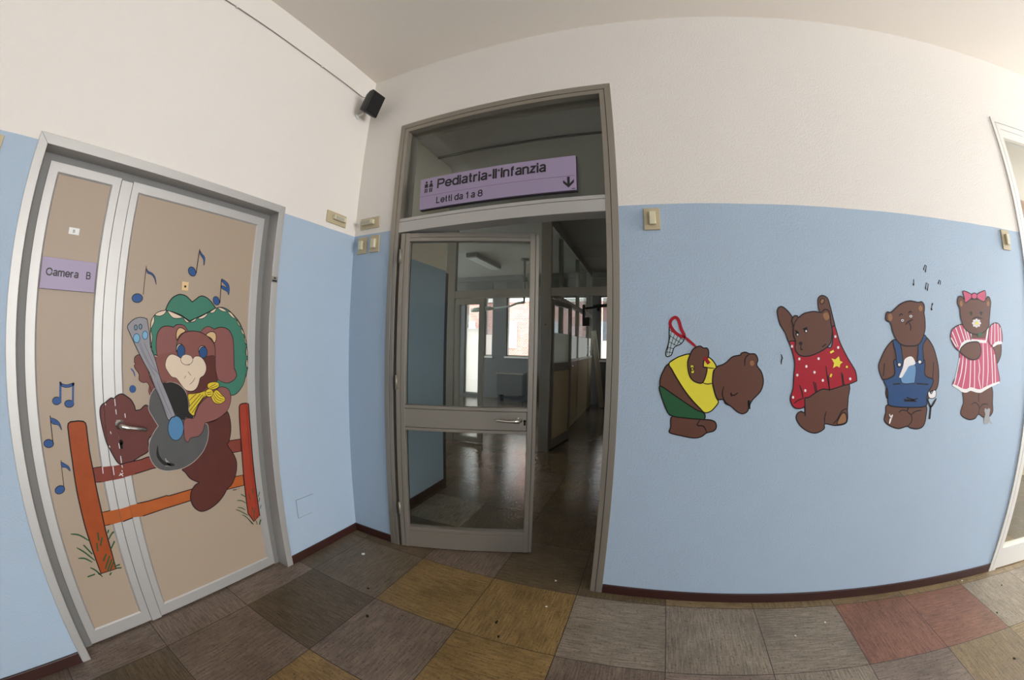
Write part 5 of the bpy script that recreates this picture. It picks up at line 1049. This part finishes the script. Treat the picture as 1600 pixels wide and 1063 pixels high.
   ('S','ink',4,1,0,0.006,'2.9444 1.2966 2.958 1.2303'),
   ('S','ink',4,1,0,0.006,'2.9514 1.2889 2.9644 1.2342'),
   ('S','ink',4,1,0,0.006,'2.6818 1.1403 2.7023 1.1559 2.7347 1.1677'),
   ('S','ink',4,1,0,0.006,'2.868 1.2807 2.8796 1.203'),
  ]),
  ('head',None,[
   ('F','wall_bear',5,1,'ink',0.006,'2.6653 1.5087 2.6612 1.5316 2.6562 1.5468 2.6677 1.5686 2.6851 1.5705 2.6936 1.563 2.7246 1.5829 2.778 1.5941 2.8228 1.5905 2.8414 1.605 2.8642 1.6017 2.8729 1.5824 2.8766 1.5437 2.8854 1.4974 2.8764 1.4431 2.8493 1.4157 2.7957 1.3881 2.7428 1.3736 2.6989 1.3792 2.6748 1.4079 2.6768 1.4439 2.6653 1.4781'),
   ('F','tan',6,1,None,0.004,'2.8316 1.5776 2.8547 1.5913 2.8697 1.5668 2.8492 1.5524'),
   ('S','ink',6,1,0,0.005,'2.6936 1.563 2.6733 1.5395 2.6653 1.5087'),
   ('F','guitar_black',6,1,None,0.004,'2.6947 1.4824 2.6917 1.4737 2.6844 1.47 2.677 1.4734 2.6739 1.4821 2.677 1.4908 2.6843 1.4945 2.6917 1.491'),
   ('F','white_paint',7,1,None,0.004,'2.6913 1.4785 2.69 1.4753 2.6869 1.4739 2.6839 1.4752 2.6826 1.4784 2.6839 1.4816 2.6869 1.483 2.69 1.4818'),
   ('F','guitar_black',6,1,None,0.004,'2.7429 1.5009 2.7397 1.4922 2.7323 1.4884 2.7248 1.4919 2.7218 1.5005 2.7249 1.5093 2.7324 1.513 2.7398 1.5095'),
   ('F','white_paint',7,1,None,0.004,'2.7393 1.497 2.738 1.4937 2.7349 1.4923 2.7318 1.4936 2.7305 1.4969 2.7318 1.5001 2.7349 1.5015 2.738 1.5002'),
   ('S','ink',6,1,0,0.006,'2.6731 1.4996 2.693 1.4877'),
   ('S','ink',6,1,0,0.006,'2.7165 1.5058 2.7412 1.5139'),
   ('S','ink',6,1,0,0.006,'2.7065 1.4267 2.7069 1.4061 2.7173 1.4085'),
   ('S','ink',6,1,0,0.006,'2.8265 1.4193 2.849 1.435'),
   ('F','guitar_black',6,1,None,0.004,'2.7151 1.436 2.7141 1.432 2.7113 1.4288 2.7071 1.427 2.7025 1.4269 2.6982 1.4286 2.6953 1.4317 2.6942 1.4357 2.6952 1.4397 2.6981 1.443 2.7022 1.4448 2.7069 1.4449 2.7111 1.4432 2.714 1.44'),
  ]),
 ]),
 ('painted_mark','short dark wavy paint mark on the wall left of the red-shirted bear','painting',None,'wall',[
  ('ink',None,[
   ('S','ink',1,1,0,0.007,'2.5994 1.3816 2.6058 1.3626 2.602 1.3511 2.6018 1.332'),
  ]),
 ]),
 ('painted_bear','bear in blue dungarees with hands behind its back, painted on the wall','painting',None,'wall',[
  ('body',None,[
   ('F','wall_bear',1,1,'ink',0.007,'3.2776 1.4632 3.3216 1.45 3.452 1.4519 3.5064 1.4811 3.5552 1.4439 3.5845 1.3967 3.6123 1.3203 3.618 1.2435 3.6017 1.2033 3.5628 1.1943 3.526 1.149 3.2641 1.1537 3.2371 1.2466 3.2055 1.2633 3.1779 1.3247 3.1939 1.3705 3.2288 1.4239'),
   ('S','ink',2,1,0,0.006,'3.2167 1.3432 3.2129 1.2789'),
   ('S','ink',2,1,0,0.006,'3.5721 1.349 3.5713 1.2536'),
  ]),
  ('legs',None,[
   ('F','wall_bear',1,1,'ink',0.007,'3.2568 1.1305 3.3952 1.1184 3.5296 1.1201 3.5421 1.0618 3.5317 1.0136 3.4932 0.9975 3.4385 1.0024 3.4063 1.0131 3.347 1.0035 3.2811 1.0217 3.2423 1.0511 3.2471 1.0886'),
   ('S','ink',2,1,0,0.006,'3.3997 1.1136 3.3985 1.0927 3.4307 1.0699 3.4357 1.0362 3.4077 1.0131'),
   ('S','ink',2,1,0,0.006,'3.3348 1.0867 3.3586 1.1003 3.4009 1.0946'),
   ('S','ink',2,1,0,0.006,'3.43 1.0748 3.4584 1.0912 3.5052 1.0967'),
  ]),
  ('dungarees','dark blue dungarees',[
   ('F','overall_blue',3,1,'ink',0.007,'3.2835 1.3619 3.376 1.3391 3.4948 1.3658 3.5056 1.2921 3.5306 1.2711 3.5737 1.2583 3.5668 1.2249 3.542 1.1918 3.5346 1.1584 3.53 1.1172 3.3958 1.1137 3.2798 1.1235 3.2552 1.1445 3.2467 1.205 3.2157 1.256 3.242 1.2632 3.2898 1.288'),
   ('F','overall_blue',4,1,'ink',0.006,'3.2714 1.4566 3.2938 1.4607 3.3217 1.4408 3.3353 1.3946 3.3413 1.339 3.3063 1.3278 3.2912 1.3942'),
   ('F','overall_blue',4,1,'ink',0.006,'3.4548 1.4426 3.4927 1.4903 3.5132 1.4736 3.4861 1.4336 3.4928 1.3488 3.4506 1.3534 3.4528 1.405'),
   ('F','white_paint',5,1,'ink',0.003,'3.3299 1.3362 3.3269 1.3296 3.319 1.3269 3.3108 1.3296 3.3072 1.3361 3.3102 1.3427 3.3181 1.3454 3.3263 1.3427'),
   ('F','white_paint',5,1,'ink',0.003,'3.4777 1.3506 3.4744 1.344 3.4659 1.3412 3.4572 1.3439 3.4534 1.3506 3.4566 1.3572 3.4651 1.36 3.4738 1.3573'),
   ('S','ink',4,1,0,0.007,'3.3621 1.1568 3.4175 1.1512 3.4673 1.1597'),
   ('S','ink',4,1,0,0.007,'3.3681 1.1492 3.4583 1.1447'),
   ('S','ink',4,1,0,0.007,'3.3831 1.1659 3.4441 1.1507'),
   ('S','ink',4,1,0,0.007,'3.4018 1.1183 3.4016 1.0993'),
   ('S','ink',4,1,0,0.007,'3.2811 1.2353 3.3312 1.2387'),
   ('S','ink',4,1,0,0.007,'3.4487 1.2377 3.538 1.2329'),
  ]),
  ('pocket','light blue pocket with a white handkerchief',[
   ('F','pocket_blue',4,1,'ink',0.004,'3.3409 1.3205 3.4327 1.3346 3.4347 1.2453 3.4245 1.2407 3.3409 1.2442'),
   ('F','white_paint',5,1,None,0.004,'3.322 1.2759 3.3445 1.3251 3.3519 1.3595 3.3745 1.3745 3.4031 1.3784 3.4235 1.3626 3.4312 1.3393 3.387 1.328 3.3675 1.3046 3.3414 1.2721 3.3263 1.2694'),
  ]),
  ('head',None,[
   ('F','wall_bear',5,1,'ink',0.007,'3.2618 1.604 3.3267 1.6471 3.3924 1.6664 3.4558 1.6613 3.4831 1.6652 3.5012 1.6497 3.501 1.623 3.4986 1.604 3.5039 1.5662 3.4997 1.5093 3.4588 1.4445 3.3861 1.4323 3.3217 1.4426 3.2776 1.4862 3.2537 1.5484 3.2295 1.5588 3.2229 1.5816 3.2347 1.6032'),
   ('F','tan',6,1,None,0.004,'3.2682 1.5774 3.2664 1.5685 3.2621 1.5613 3.256 1.5572 3.2494 1.5571 3.2436 1.5608 3.2398 1.5678 3.2386 1.5765 3.2403 1.5854 3.2447 1.5926 3.2508 1.5967 3.2574 1.5969 3.2632 1.5931 3.267 1.5862'),
   ('F','tan',6,1,None,0.004,'3.4877 1.6311 3.4859 1.6245 3.4814 1.619 3.4752 1.6159 3.4686 1.6157 3.4628 1.6184 3.4589 1.6235 3.4578 1.6301 3.4597 1.6367 3.4641 1.6422 3.4703 1.6453 3.477 1.6456 3.4828 1.6428 3.4866 1.6377'),
   ('F','white_paint',6,1,'ink',0.003,'3.3497 1.5638 3.3461 1.5578 3.3379 1.5551 3.3299 1.5574 3.3267 1.5632 3.3302 1.5692 3.3384 1.5719 3.3465 1.5697'),
   ('F','guitar_black',7,1,None,0.004,'3.3433 1.5636 3.3406 1.5604 3.3355 1.5602 3.3331 1.5634 3.3357 1.5667 3.3408 1.5668'),
   ('F','white_paint',6,1,'ink',0.003,'3.4104 1.5871 3.4067 1.581 3.3982 1.5783 3.39 1.5805 3.3868 1.5864 3.3904 1.5924 3.3989 1.5952 3.4072 1.5929'),
   ('F','guitar_black',7,1,None,0.004,'3.4038 1.5869 3.401 1.5835 3.3958 1.5834 3.3933 1.5865 3.396 1.5899 3.4013 1.59'),
   ('S','ink',6,1,0,0.008,'3.3147 1.5842 3.3279 1.5967 3.3417 1.5916'),
   ('S','ink',6,1,0,0.008,'3.3821 1.6003 3.3917 1.6099 3.41 1.6087'),
   ('S','ink',6,1,0,0.008,'3.3581 1.5417 3.3805 1.5581 3.4138 1.5712'),
   ('S','ink',6,1,0,0.008,'3.3831 1.5554 3.3969 1.5333 3.3926 1.5117'),
  ]),
  ('slingshot','black slingshot behind the back',[
   ('S','ink',4,1,0,0.013,'3.539 1.1564 3.5724 1.1142 3.6098 1.1569'),
   ('S','ink',4,1,0,0.013,'3.5706 1.1172 3.5712 1.0463'),
   ('F','white_paint',2,1,'ink',0.004,'3.5389 1.1947 3.5483 1.1984 3.567 1.1818 3.5834 1.2007 3.6025 1.1956 3.6029 1.1667 3.5783 1.1575 3.5522 1.1629'),
  ]),
  ('spoon_mark','white painted squiggle on the foot',[
   ('S','white_paint',4,1,0,0.012,'3.2955 1.0781 3.2856 1.0595 3.2797 1.0312'),
   ('S','white_paint',4,1,0,0.006,'3.2727 1.0815 3.2856 1.0595'),
  ]),
 ]),
 ('painted_music_note','topmost of the tiny dark notes painted above the dungaree bear','painting','tiny notes painted above the dungaree bear','wall',[
  ('ink',None,[
   ('S','ink',1,0,0,0.006,'3.5179 1.8432 3.5321 1.8656 3.5414 1.8623 3.5317 1.8323'),
   ('S','ink',1,0,0,0.012,'3.5151 1.843 3.5232 1.8416'),
   ('S','ink',1,0,0,0.012,'3.5261 1.832 3.5343 1.8305'),
  ]),
 ]),
 ('painted_music_note',"tiny dark note painted furthest left above the dungaree bear's head",'painting','tiny notes painted above the dungaree bear','wall',[
  ('ink',None,[
   ('S','ink',1,0,0,0.006,'3.4358 1.7825 3.4341 1.7537'),
   ('S','ink',1,0,0,0.012,'3.426 1.7533 3.4356 1.7557'),
  ]),
 ]),
 ('painted_music_note','tiny dark beamed note painted under the topmost note','painting','tiny notes painted above the dungaree bear','wall',[
  ('ink',None,[
   ('S','ink',1,0,0,0.006,'3.5209 1.7387 3.5295 1.7681 3.5444 1.763 3.5357 1.7336'),
   ('S','ink',1,0,0,0.012,'3.5168 1.7385 3.525 1.7379'),
   ('S','ink',1,0,0,0.012,'3.53 1.7324 3.5384 1.7318'),
  ]),
 ]),
 ('painted_music_note','tiny dark note painted furthest right, towards the pink-dress bear','painting','tiny notes painted above the dungaree bear','wall',[
  ('ink',None,[
   ('S','ink',1,0,0,0.006,'3.6254 1.7731 3.633 1.7882 3.6442 1.7839 3.6389 1.764'),
   ('S','ink',1,0,0,0.012,'3.6209 1.7719 3.6281 1.7713'),
  ]),
 ]),
 ('painted_music_note',"lowest tiny dark note, painted just right of the dungaree bear's ear",'painting','tiny notes painted above the dungaree bear','wall',[
  ('ink',None,[
   ('S','ink',1,0,0,0.006,'3.5646 1.6588 3.5584 1.6289'),
   ('S','ink',1,0,0,0.012,'3.5526 1.6267 3.5641 1.631'),
   ('S','ink',1,0,0,0.012,'3.5646 1.6588 3.5714 1.6562'),
  ]),
 ]),
 ('painted_bear','bear in a pink striped dress and hair bow, painted on the wall','painting',None,'wall',[
  ('legs',None,[
   ('F','wall_bear',1,1,'ink',0.007,'3.8311 1.2169 3.9658 1.2239 4.0949 1.212 4.1202 1.1152 4.1289 1.0644 4.0918 1.0369 4.0417 1.0391 3.9929 1.0574 3.962 1.0348 3.9081 1.0314 3.8518 1.0488 3.8258 1.0704 3.8313 1.101 3.8415 1.1333'),
   ('S','ink',2,1,0,0.006,'3.9744 1.1908 3.9811 1.1292'),
   ('S','ink',2,1,0,0.006,'3.9127 1.1143 3.9468 1.1255 3.9844 1.1082 3.9944 1.086 3.9899 1.0566'),
   ('S','ink',2,1,0,0.006,'3.9968 1.0907 4.0255 1.1135 4.0787 1.1108'),
  ]),
  ('arm',None,[
   ('F','wall_bear',1,1,'ink',0.007,'4.1 1.4693 4.1725 1.4608 4.1806 1.4031 4.1628 1.3646 4.1345 1.3435 4.1095 1.4027'),
  ]),
  ('dress','pink striped dress with white trim',[
   ('F','dress_pink',2,1,'ink',0.005,'3.8676 1.5165 4.0509 1.5442 4.0832 1.45 4.1181 1.4028 4.1483 1.3167 4.1749 1.2345 4.0972 1.2215 4.0321 1.2085 3.985 1.1953 3.9053 1.2044 3.8302 1.1985 3.7839 1.2177 3.7351 1.2295 3.7766 1.3002 3.7839 1.3823 3.7852 1.4644'),
   ('S','white_paint',3,1,0,0.008,'3.8485 1.401 3.8425 1.309 3.8219 1.206'),
   ('S','white_paint',3,1,0,0.008,'3.8851 1.3597 3.8872 1.202'),
   ('S','white_paint',3,1,0,0.008,'3.9206 1.3597 3.9302 1.204'),
   ('S','white_paint',3,1,0,0.008,'3.9581 1.3644 3.971 1.3083 3.9668 1.2615 3.9925 1.1999'),
   ('S','white_paint',3,1,0,0.008,'3.9973 1.4583 4.0064 1.3081 4.0079 1.2062'),
   ('S','white_paint',3,1,0,0.008,'4.0365 1.4589 4.0523 1.3077 4.048 1.2129'),
   ('S','white_paint',3,1,0,0.008,'4.075 1.4309 4.1057 1.2214'),
   ('S','white_paint',3,1,0,0.008,'3.8186 1.4008 3.8037 1.2909 3.7766 1.2179'),
   ('S','white_paint',3,1,0,0.008,'4.1099 1.3932 4.1337 1.2304'),
   ('S','white_paint',3,1,0,0.008,'3.7872 1.3732 3.7506 1.232'),
   ('S','white_paint',4,1,0,0.02,'3.7353 1.2276 3.7846 1.2113 3.8229 1.1968 3.8608 1.1932 3.8979 1.2018 3.9537 1.1913 3.9938 1.1894 4.0329 1.2018 4.0974 1.2196 4.1749 1.2345'),
   ('F','wall_bear',3,0,None,0.004,'3.8875 1.5169 4.0423 1.5345 4.0168 1.4821 3.8901 1.4799'),
   ('S','white_paint',4,0,0,0.018,'3.8814 1.5195 3.8855 1.4678 4.025 1.4644 4.0493 1.5442'),
  ]),
  ('sleeve',None,[
   ('F','dress_pink',4,1,'ink',0.006,'3.7063 1.4903 3.7253 1.5287 3.7866 1.5531 3.819 1.5503 3.8676 1.5165 3.8825 1.4706 3.8147 1.4557 3.78 1.4142 3.7421 1.432 3.7162 1.4616'),
   ('S','white_paint',5,1,0,0.007,'3.7498 1.5366 3.8 1.4464'),
   ('S','white_paint',5,1,0,0.007,'3.7836 1.5502 3.8296 1.4605'),
   ('S','white_paint',5,1,0,0.007,'3.8189 1.5475 3.8521 1.4655'),
   ('S','white_paint',5,1,0,0.007,'3.7207 1.5132 3.7709 1.4323'),
   ('S','white_paint',5,1,0,0.007,'3.7091 1.4813 3.7565 1.4322'),
   ('S','white_paint',5,1,0,0.007,'3.8453 1.5298 3.8702 1.4704'),
   ('S','white_paint',6,1,0,0.018,'3.7801 1.4124 3.8074 1.4465 3.8445 1.4617 3.8825 1.4678'),
  ]),
  ('sleeve',None,[
   ('F','dress_pink',4,1,'ink',0.006,'4.0481 1.4874 4.0592 1.5425 4.1023 1.5694 4.1538 1.5681 4.1839 1.5303 4.1866 1.461 4.1343 1.4583 4.0918 1.4387 4.058 1.4592'),
   ('S','white_paint',5,1,0,0.007,'4.0849 1.5594 4.0748 1.4499'),
   ('S','white_paint',5,1,0,0.007,'4.1142 1.5698 4.112 1.4523'),
   ('S','white_paint',5,1,0,0.007,'4.1451 1.5678 4.1481 1.4623'),
   ('S','white_paint',5,1,0,0.007,'4.1704 1.5473 4.1743 1.4656'),
   ('S','white_paint',6,1,0,0.018,'4.0918 1.4387 4.1343 1.4574 4.1866 1.461'),
  ]),
  ('paw',None,[
   ('F','wall_bear',7,1,'ink',0.007,'3.7859 1.4124 3.8296 1.4468 3.8901 1.4605 3.9557 1.4577 3.9771 1.4112 3.9545 1.3737 3.8925 1.3643 3.8312 1.3825'),
  ]),
  ('head',None,[
   ('F','wall_bear',6,1,'ink',0.007,'3.791 1.6385 3.773 1.67 3.7815 1.7008 3.8043 1.7093 3.8285 1.6993 3.8477 1.6964 4.0258 1.7048 4.0501 1.7174 4.0714 1.7146 4.0821 1.6883 4.0736 1.6496 4.0613 1.592 4.0511 1.549 4.001 1.5166 3.937 1.504 3.8752 1.512 3.823 1.5384 3.7956 1.5927'),
   ('F','tan',7,1,None,0.004,'3.8184 1.6692 3.8165 1.6618 3.8124 1.6559 3.8068 1.6525 3.8008 1.6522 3.7958 1.6552 3.7925 1.6609 3.7918 1.668 3.7937 1.6753 3.7979 1.6813 3.8035 1.6847 3.8094 1.685 3.8145 1.682 3.8177 1.6763'),
   ('F','tan',7,1,None,0.004,'4.0679 1.68 4.066 1.6732 4.0618 1.6677 4.0562 1.6646 4.0502 1.6643 4.0452 1.667 4.042 1.6722 4.0413 1.6788 4.0432 1.6855 4.0474 1.691 4.053 1.6942 4.059 1.6945 4.064 1.6918 4.0672 1.6866'),
   ('F','guitar_black',7,1,None,0.004,'3.8992 1.6138 3.8961 1.6084 3.8895 1.606 3.8831 1.608 3.8807 1.6131 3.8837 1.6185 3.8904 1.6209 3.8968 1.619'),
   ('F','guitar_black',7,1,None,0.004,'3.9925 1.619 3.9893 1.6135 3.9824 1.6111 3.9757 1.6131 3.9732 1.6183 3.9764 1.6237 3.9834 1.6262 3.99 1.6242'),
   ('S','ink',7,1,0,0.006,'3.8719 1.6184 3.8876 1.6255 3.9011 1.6204'),
   ('S','ink',7,1,0,0.006,'3.9671 1.6218 3.9836 1.629 3.9976 1.6229'),
   ('S','ink',7,1,0,0.006,'3.8961 1.5867 3.9404 1.5993 3.9957 1.5918'),
  ]),
  ('hair_bow','pink hair bow',[
   ('F','dress_pink',8,1,'ink',0.005,'3.8262 1.7345 3.8446 1.7392 3.9008 1.7242 3.8987 1.7035 3.8414 1.6757 3.8349 1.7033'),
   ('F','dress_pink',8,1,'ink',0.005,'4.0342 1.7501 4.0094 1.7478 3.9542 1.7269 3.952 1.706 4.016 1.6891 4.0355 1.7196'),
   ('F','dress_pink',9,1,'ink',0.005,'3.9531 1.7174 3.9497 1.7098 3.9416 1.7035 3.9306 1.6997 3.9187 1.6992 3.9084 1.702 3.9017 1.7075 3.8998 1.7148 3.9032 1.7223 3.9112 1.7286 3.9222 1.7324 3.9341 1.733 3.9445 1.7303 3.9513 1.7247'),
  ]),
  ('flower','white daisy held at the nose',[
   ('F','white_paint',8,1,None,0.004,'3.9784 1.5668 3.9735 1.5613 3.9622 1.5588 3.951 1.5607 3.9466 1.5659 3.9515 1.5713 3.9628 1.5738 3.974 1.572'),
   ('F','white_paint',8,1,None,0.004,'3.9651 1.5485 3.9554 1.5464 3.945 1.5493 3.9399 1.5554 3.9432 1.5611 3.9529 1.5632 3.9633 1.5604 3.9684 1.5543'),
   ('F','white_paint',8,1,None,0.004,'3.9347 1.5403 3.9259 1.5428 3.9224 1.5493 3.9263 1.556 3.9353 1.559 3.9441 1.5565 3.9476 1.55 3.9437 1.5433'),
   ('F','white_paint',8,1,None,0.004,'3.9051 1.5469 3.9023 1.5525 3.9077 1.5588 3.9182 1.5622 3.9276 1.5607 3.9304 1.5551 3.925 1.5488 3.9145 1.5454'),
   ('F','white_paint',8,1,None,0.004,'3.8936 1.5643 3.8983 1.5697 3.9093 1.5722 3.9203 1.5704 3.9246 1.5652 3.9198 1.5598 3.9087 1.5573 3.8979 1.5592'),
   ('F','white_paint',8,1,None,0.004,'3.9066 1.5825 3.9161 1.5846 3.9263 1.5818 3.9313 1.5757 3.928 1.5699 3.9184 1.5679 3.9082 1.5707 3.9033 1.5767'),
   ('F','white_paint',8,1,None,0.004,'3.9368 1.5908 3.9455 1.5883 3.9489 1.5818 3.9449 1.5751 3.9359 1.5721 3.9271 1.5746 3.9237 1.581 3.9277 1.5878'),
   ('F','white_paint',8,1,None,0.004,'3.9666 1.5843 3.9694 1.5787 3.9638 1.5723 3.9531 1.5689 3.9436 1.5704 3.9408 1.576 3.9464 1.5824 3.9571 1.5858'),
   ('F','shirt_yellow',9,1,None,0.004,'3.9498 1.5659 3.9458 1.5599 3.9368 1.5572 3.928 1.5594 3.9246 1.5652 3.9285 1.5713 3.9375 1.574 3.9463 1.5718'),
   ('F','shorts_green',8,1,None,0.004,'3.9497 1.5089 3.972 1.516 3.9879 1.5051 3.9653 1.4915 3.9447 1.4949'),
  ]),
 ]),
 ('painted_mouse',"small grey mouse painted at the pink-dress bear's foot",'painting',None,'wall',[
  ('body',None,[
   ('F','mouse_grey',4,1,None,0.004,'4.0429 1.0775 4.0538 1.0905 4.0685 1.0823 4.0856 1.0893 4.1008 1.0791 4.098 1.0482 4.1089 1.0186 4.0925 0.9999 4.0539 1.0018 4.0498 1.031 4.0568 1.0548'),
  ]),
  ('tail',None,[
   ('S','mouse_grey',4,1,0,0.004,'4.1048 1.0139 4.129 1.003 4.138 0.9927'),
  ]),
 ]),
]
def catmull(P, closed, sub=5):
    n = len(P); out = []
    if n < 3: return [Vector(p) for p in P]
    V = [Vector(p) for p in P]
    rng = range(n) if closed else range(n-1)
    for i in rng:
        p0 = V[(i-1) % n] if closed or i > 0 else V[0]; p1 = V[i]; p2 = V[(i+1) % n]; p3 = V[(i+2) % n] if closed or i+2 < n else V[-1]
        if (p2-p1).length < 1e-5: continue
        if (p1-p0).length < 1e-5: p0 = p1
        if (p3-p2).length < 1e-5: p3 = p2
        for k in range(sub):
            t = k/sub
            out.append(.5*((2*p1)+(-p0+p2)*t+(2*p0-5*p1+4*p2-p3)*t*t+(-p0+3*p1-3*p2+p3)*t**3))
    if not closed: out.append(V[-1])
    return out
def to3(wall, q, off):
    return (XD+off, q[0], q[1]) if wall == 'door' else (q[0], -off, q[1])
BASE = {'door': .0002, 'wall': .0006}
def add_fill(mb, wall, pts, off, mi):
    n = len(pts)
    r = delaunay_2d_cdt([Vector((p.x, p.y)) for p in pts], [(i, (i+1) % n) for i in range(n)], [], 1, 1e-6)
    mb.add([to3(wall, p, off) for p in r[0]], [tuple(f) for f in r[2]], mi)
def add_stroke(mb, wall, pts, w_, off, mi, closed, taper=True):
    n = len(pts); Lp, Rp = [], []
    for i, p in enumerate(pts):
        a = pts[(i-1) % n] if closed or i > 0 else p; c = pts[(i+1) % n] if closed or i < n-1 else p
        d = c-a
        if d.length < 1e-7: d = Vector((1, 0))
        d.normalize(); nn = Vector((-d.y, d.x)); k = 1.0
        if taper and not closed and n > 6: k = .55+.45*min(1, 4*min(i, n-1-i)/n)
        Lp.append(p+nn*w_*.5*k); Rp.append(p-nn*w_*.5*k)
    vs = [to3(wall, q, off) for q in Lp]+[to3(wall, q, off) for q in Rp]
    fs = [(i, (i+1) % n, n+(i+1) % n, n+i) for i in range(n if closed else n-1)]
    mb.add(vs, fs, mi)
def clip(pts, y0, y1):
    for s_, lim in ((1, y0), (-1, y1)):
        out = []
        for i in range(len(pts)):
            a, b_ = pts[i], pts[(i+1) % len(pts)]; da, db = s_*(a.x-lim), s_*(b_.x-lim)
            if da >= 0: out.append(a)
            if da*db < 0: t = da/(da-db); out.append(a+(b_-a)*t)
        pts = out
        if len(pts) < 3: return []
    return pts
STEP = .00035
# relief of the door face across the leaves: (from, to, height of the surface)
ZONES = [(-1.902, -1.859, .004), (-1.610, -1.552, .004), (-1.550, -1.493, .007), (-1.491, -1.437, .004), (-.762, -.702, .004)]
for (nm, lab, cat, grp, wall, parts) in MURALS:
    root = empty(nm, lab, cat, grp); ctr = []
    for pi_, (pn, pl_, ops) in enumerate(parts):
        mats = []; mb = MB()
        def mid(k):
            if k not in mats: mats.append(k)
            return mats.index(k)
        for (kind, col, lay, smooth, a5, a6, pts) in ops:
            lay = lay+.055*pi_
            fl_ = [float(v) for v in pts.replace(',', ' ').split()]
            P = [Vector((fl_[i], fl_[i+1])) for i in range(0, len(fl_), 2)]; ctr += P
            if kind == 'F':
                Q = catmull(P, True) if smooth else [Vector(p) for p in P]
                layers = [(Q, lay)]
            else:
                Q = catmull(P, bool(a5)) if (smooth and len(P) > 2) else [Vector(p) for p in P]
                layers = [(Q, lay)]
            offs = [BASE[wall]]
            for (q, l_) in layers:
                if kind == 'F':
                    add_fill(mb, wall, q, BASE[wall]+STEP*l_, mid(col))
                    if a5: add_stroke(mb, wall, q, a6, BASE[wall]+STEP*(l_+.5), mid(a5), True)
                else: add_stroke(mb, wall, q, a6, BASE[wall]+STEP*l_, mid(col), bool(a5))
                if wall == 'door':
                    for (ya, yb, hh) in ZONES:
                        if kind == 'F':
                            c = clip(q, ya, yb)
                            if len(c) > 2:
                                add_fill(mb, wall, c, hh+.0002+STEP*l_, mid(col))
                                if a5:
                                    e = [p for p in q if ya <= p.x <= yb]
                                    run = []; prev = None
                                    m_ = len(q)
                                    for i in range(m_+1):
                                        p = q[i % m_]
                                        if ya-.004 <= p.x <= yb+.004: run.append(p)
                                        else:
                                            if len(run) > 1: add_stroke(mb, wall, run, a6, hh+.0002+STEP*(l_+.5), mid(a5), False, False)
                                            run = []
                                    if len(run) > 1: add_stroke(mb, wall, run, a6, hh+.0002+STEP*(l_+.5), mid(a5), False, False)
                        else:
                            e = [p for p in q if ya <= p.x <= yb]
                            if len(e) > 1: add_stroke(mb, wall, e, a6, hh+.0002+STEP*l_, mid(col), False, False)
        o = mb.build(pn, [PAINT[k] for k in mats], root)
        if pl_: o['label'] = pl_
    us = [p.x for p in ctr]; zs = [p.y for p in ctr]
    at_base(root, to3(wall, ((min(us)+max(us))/2, min(zs)), 0))
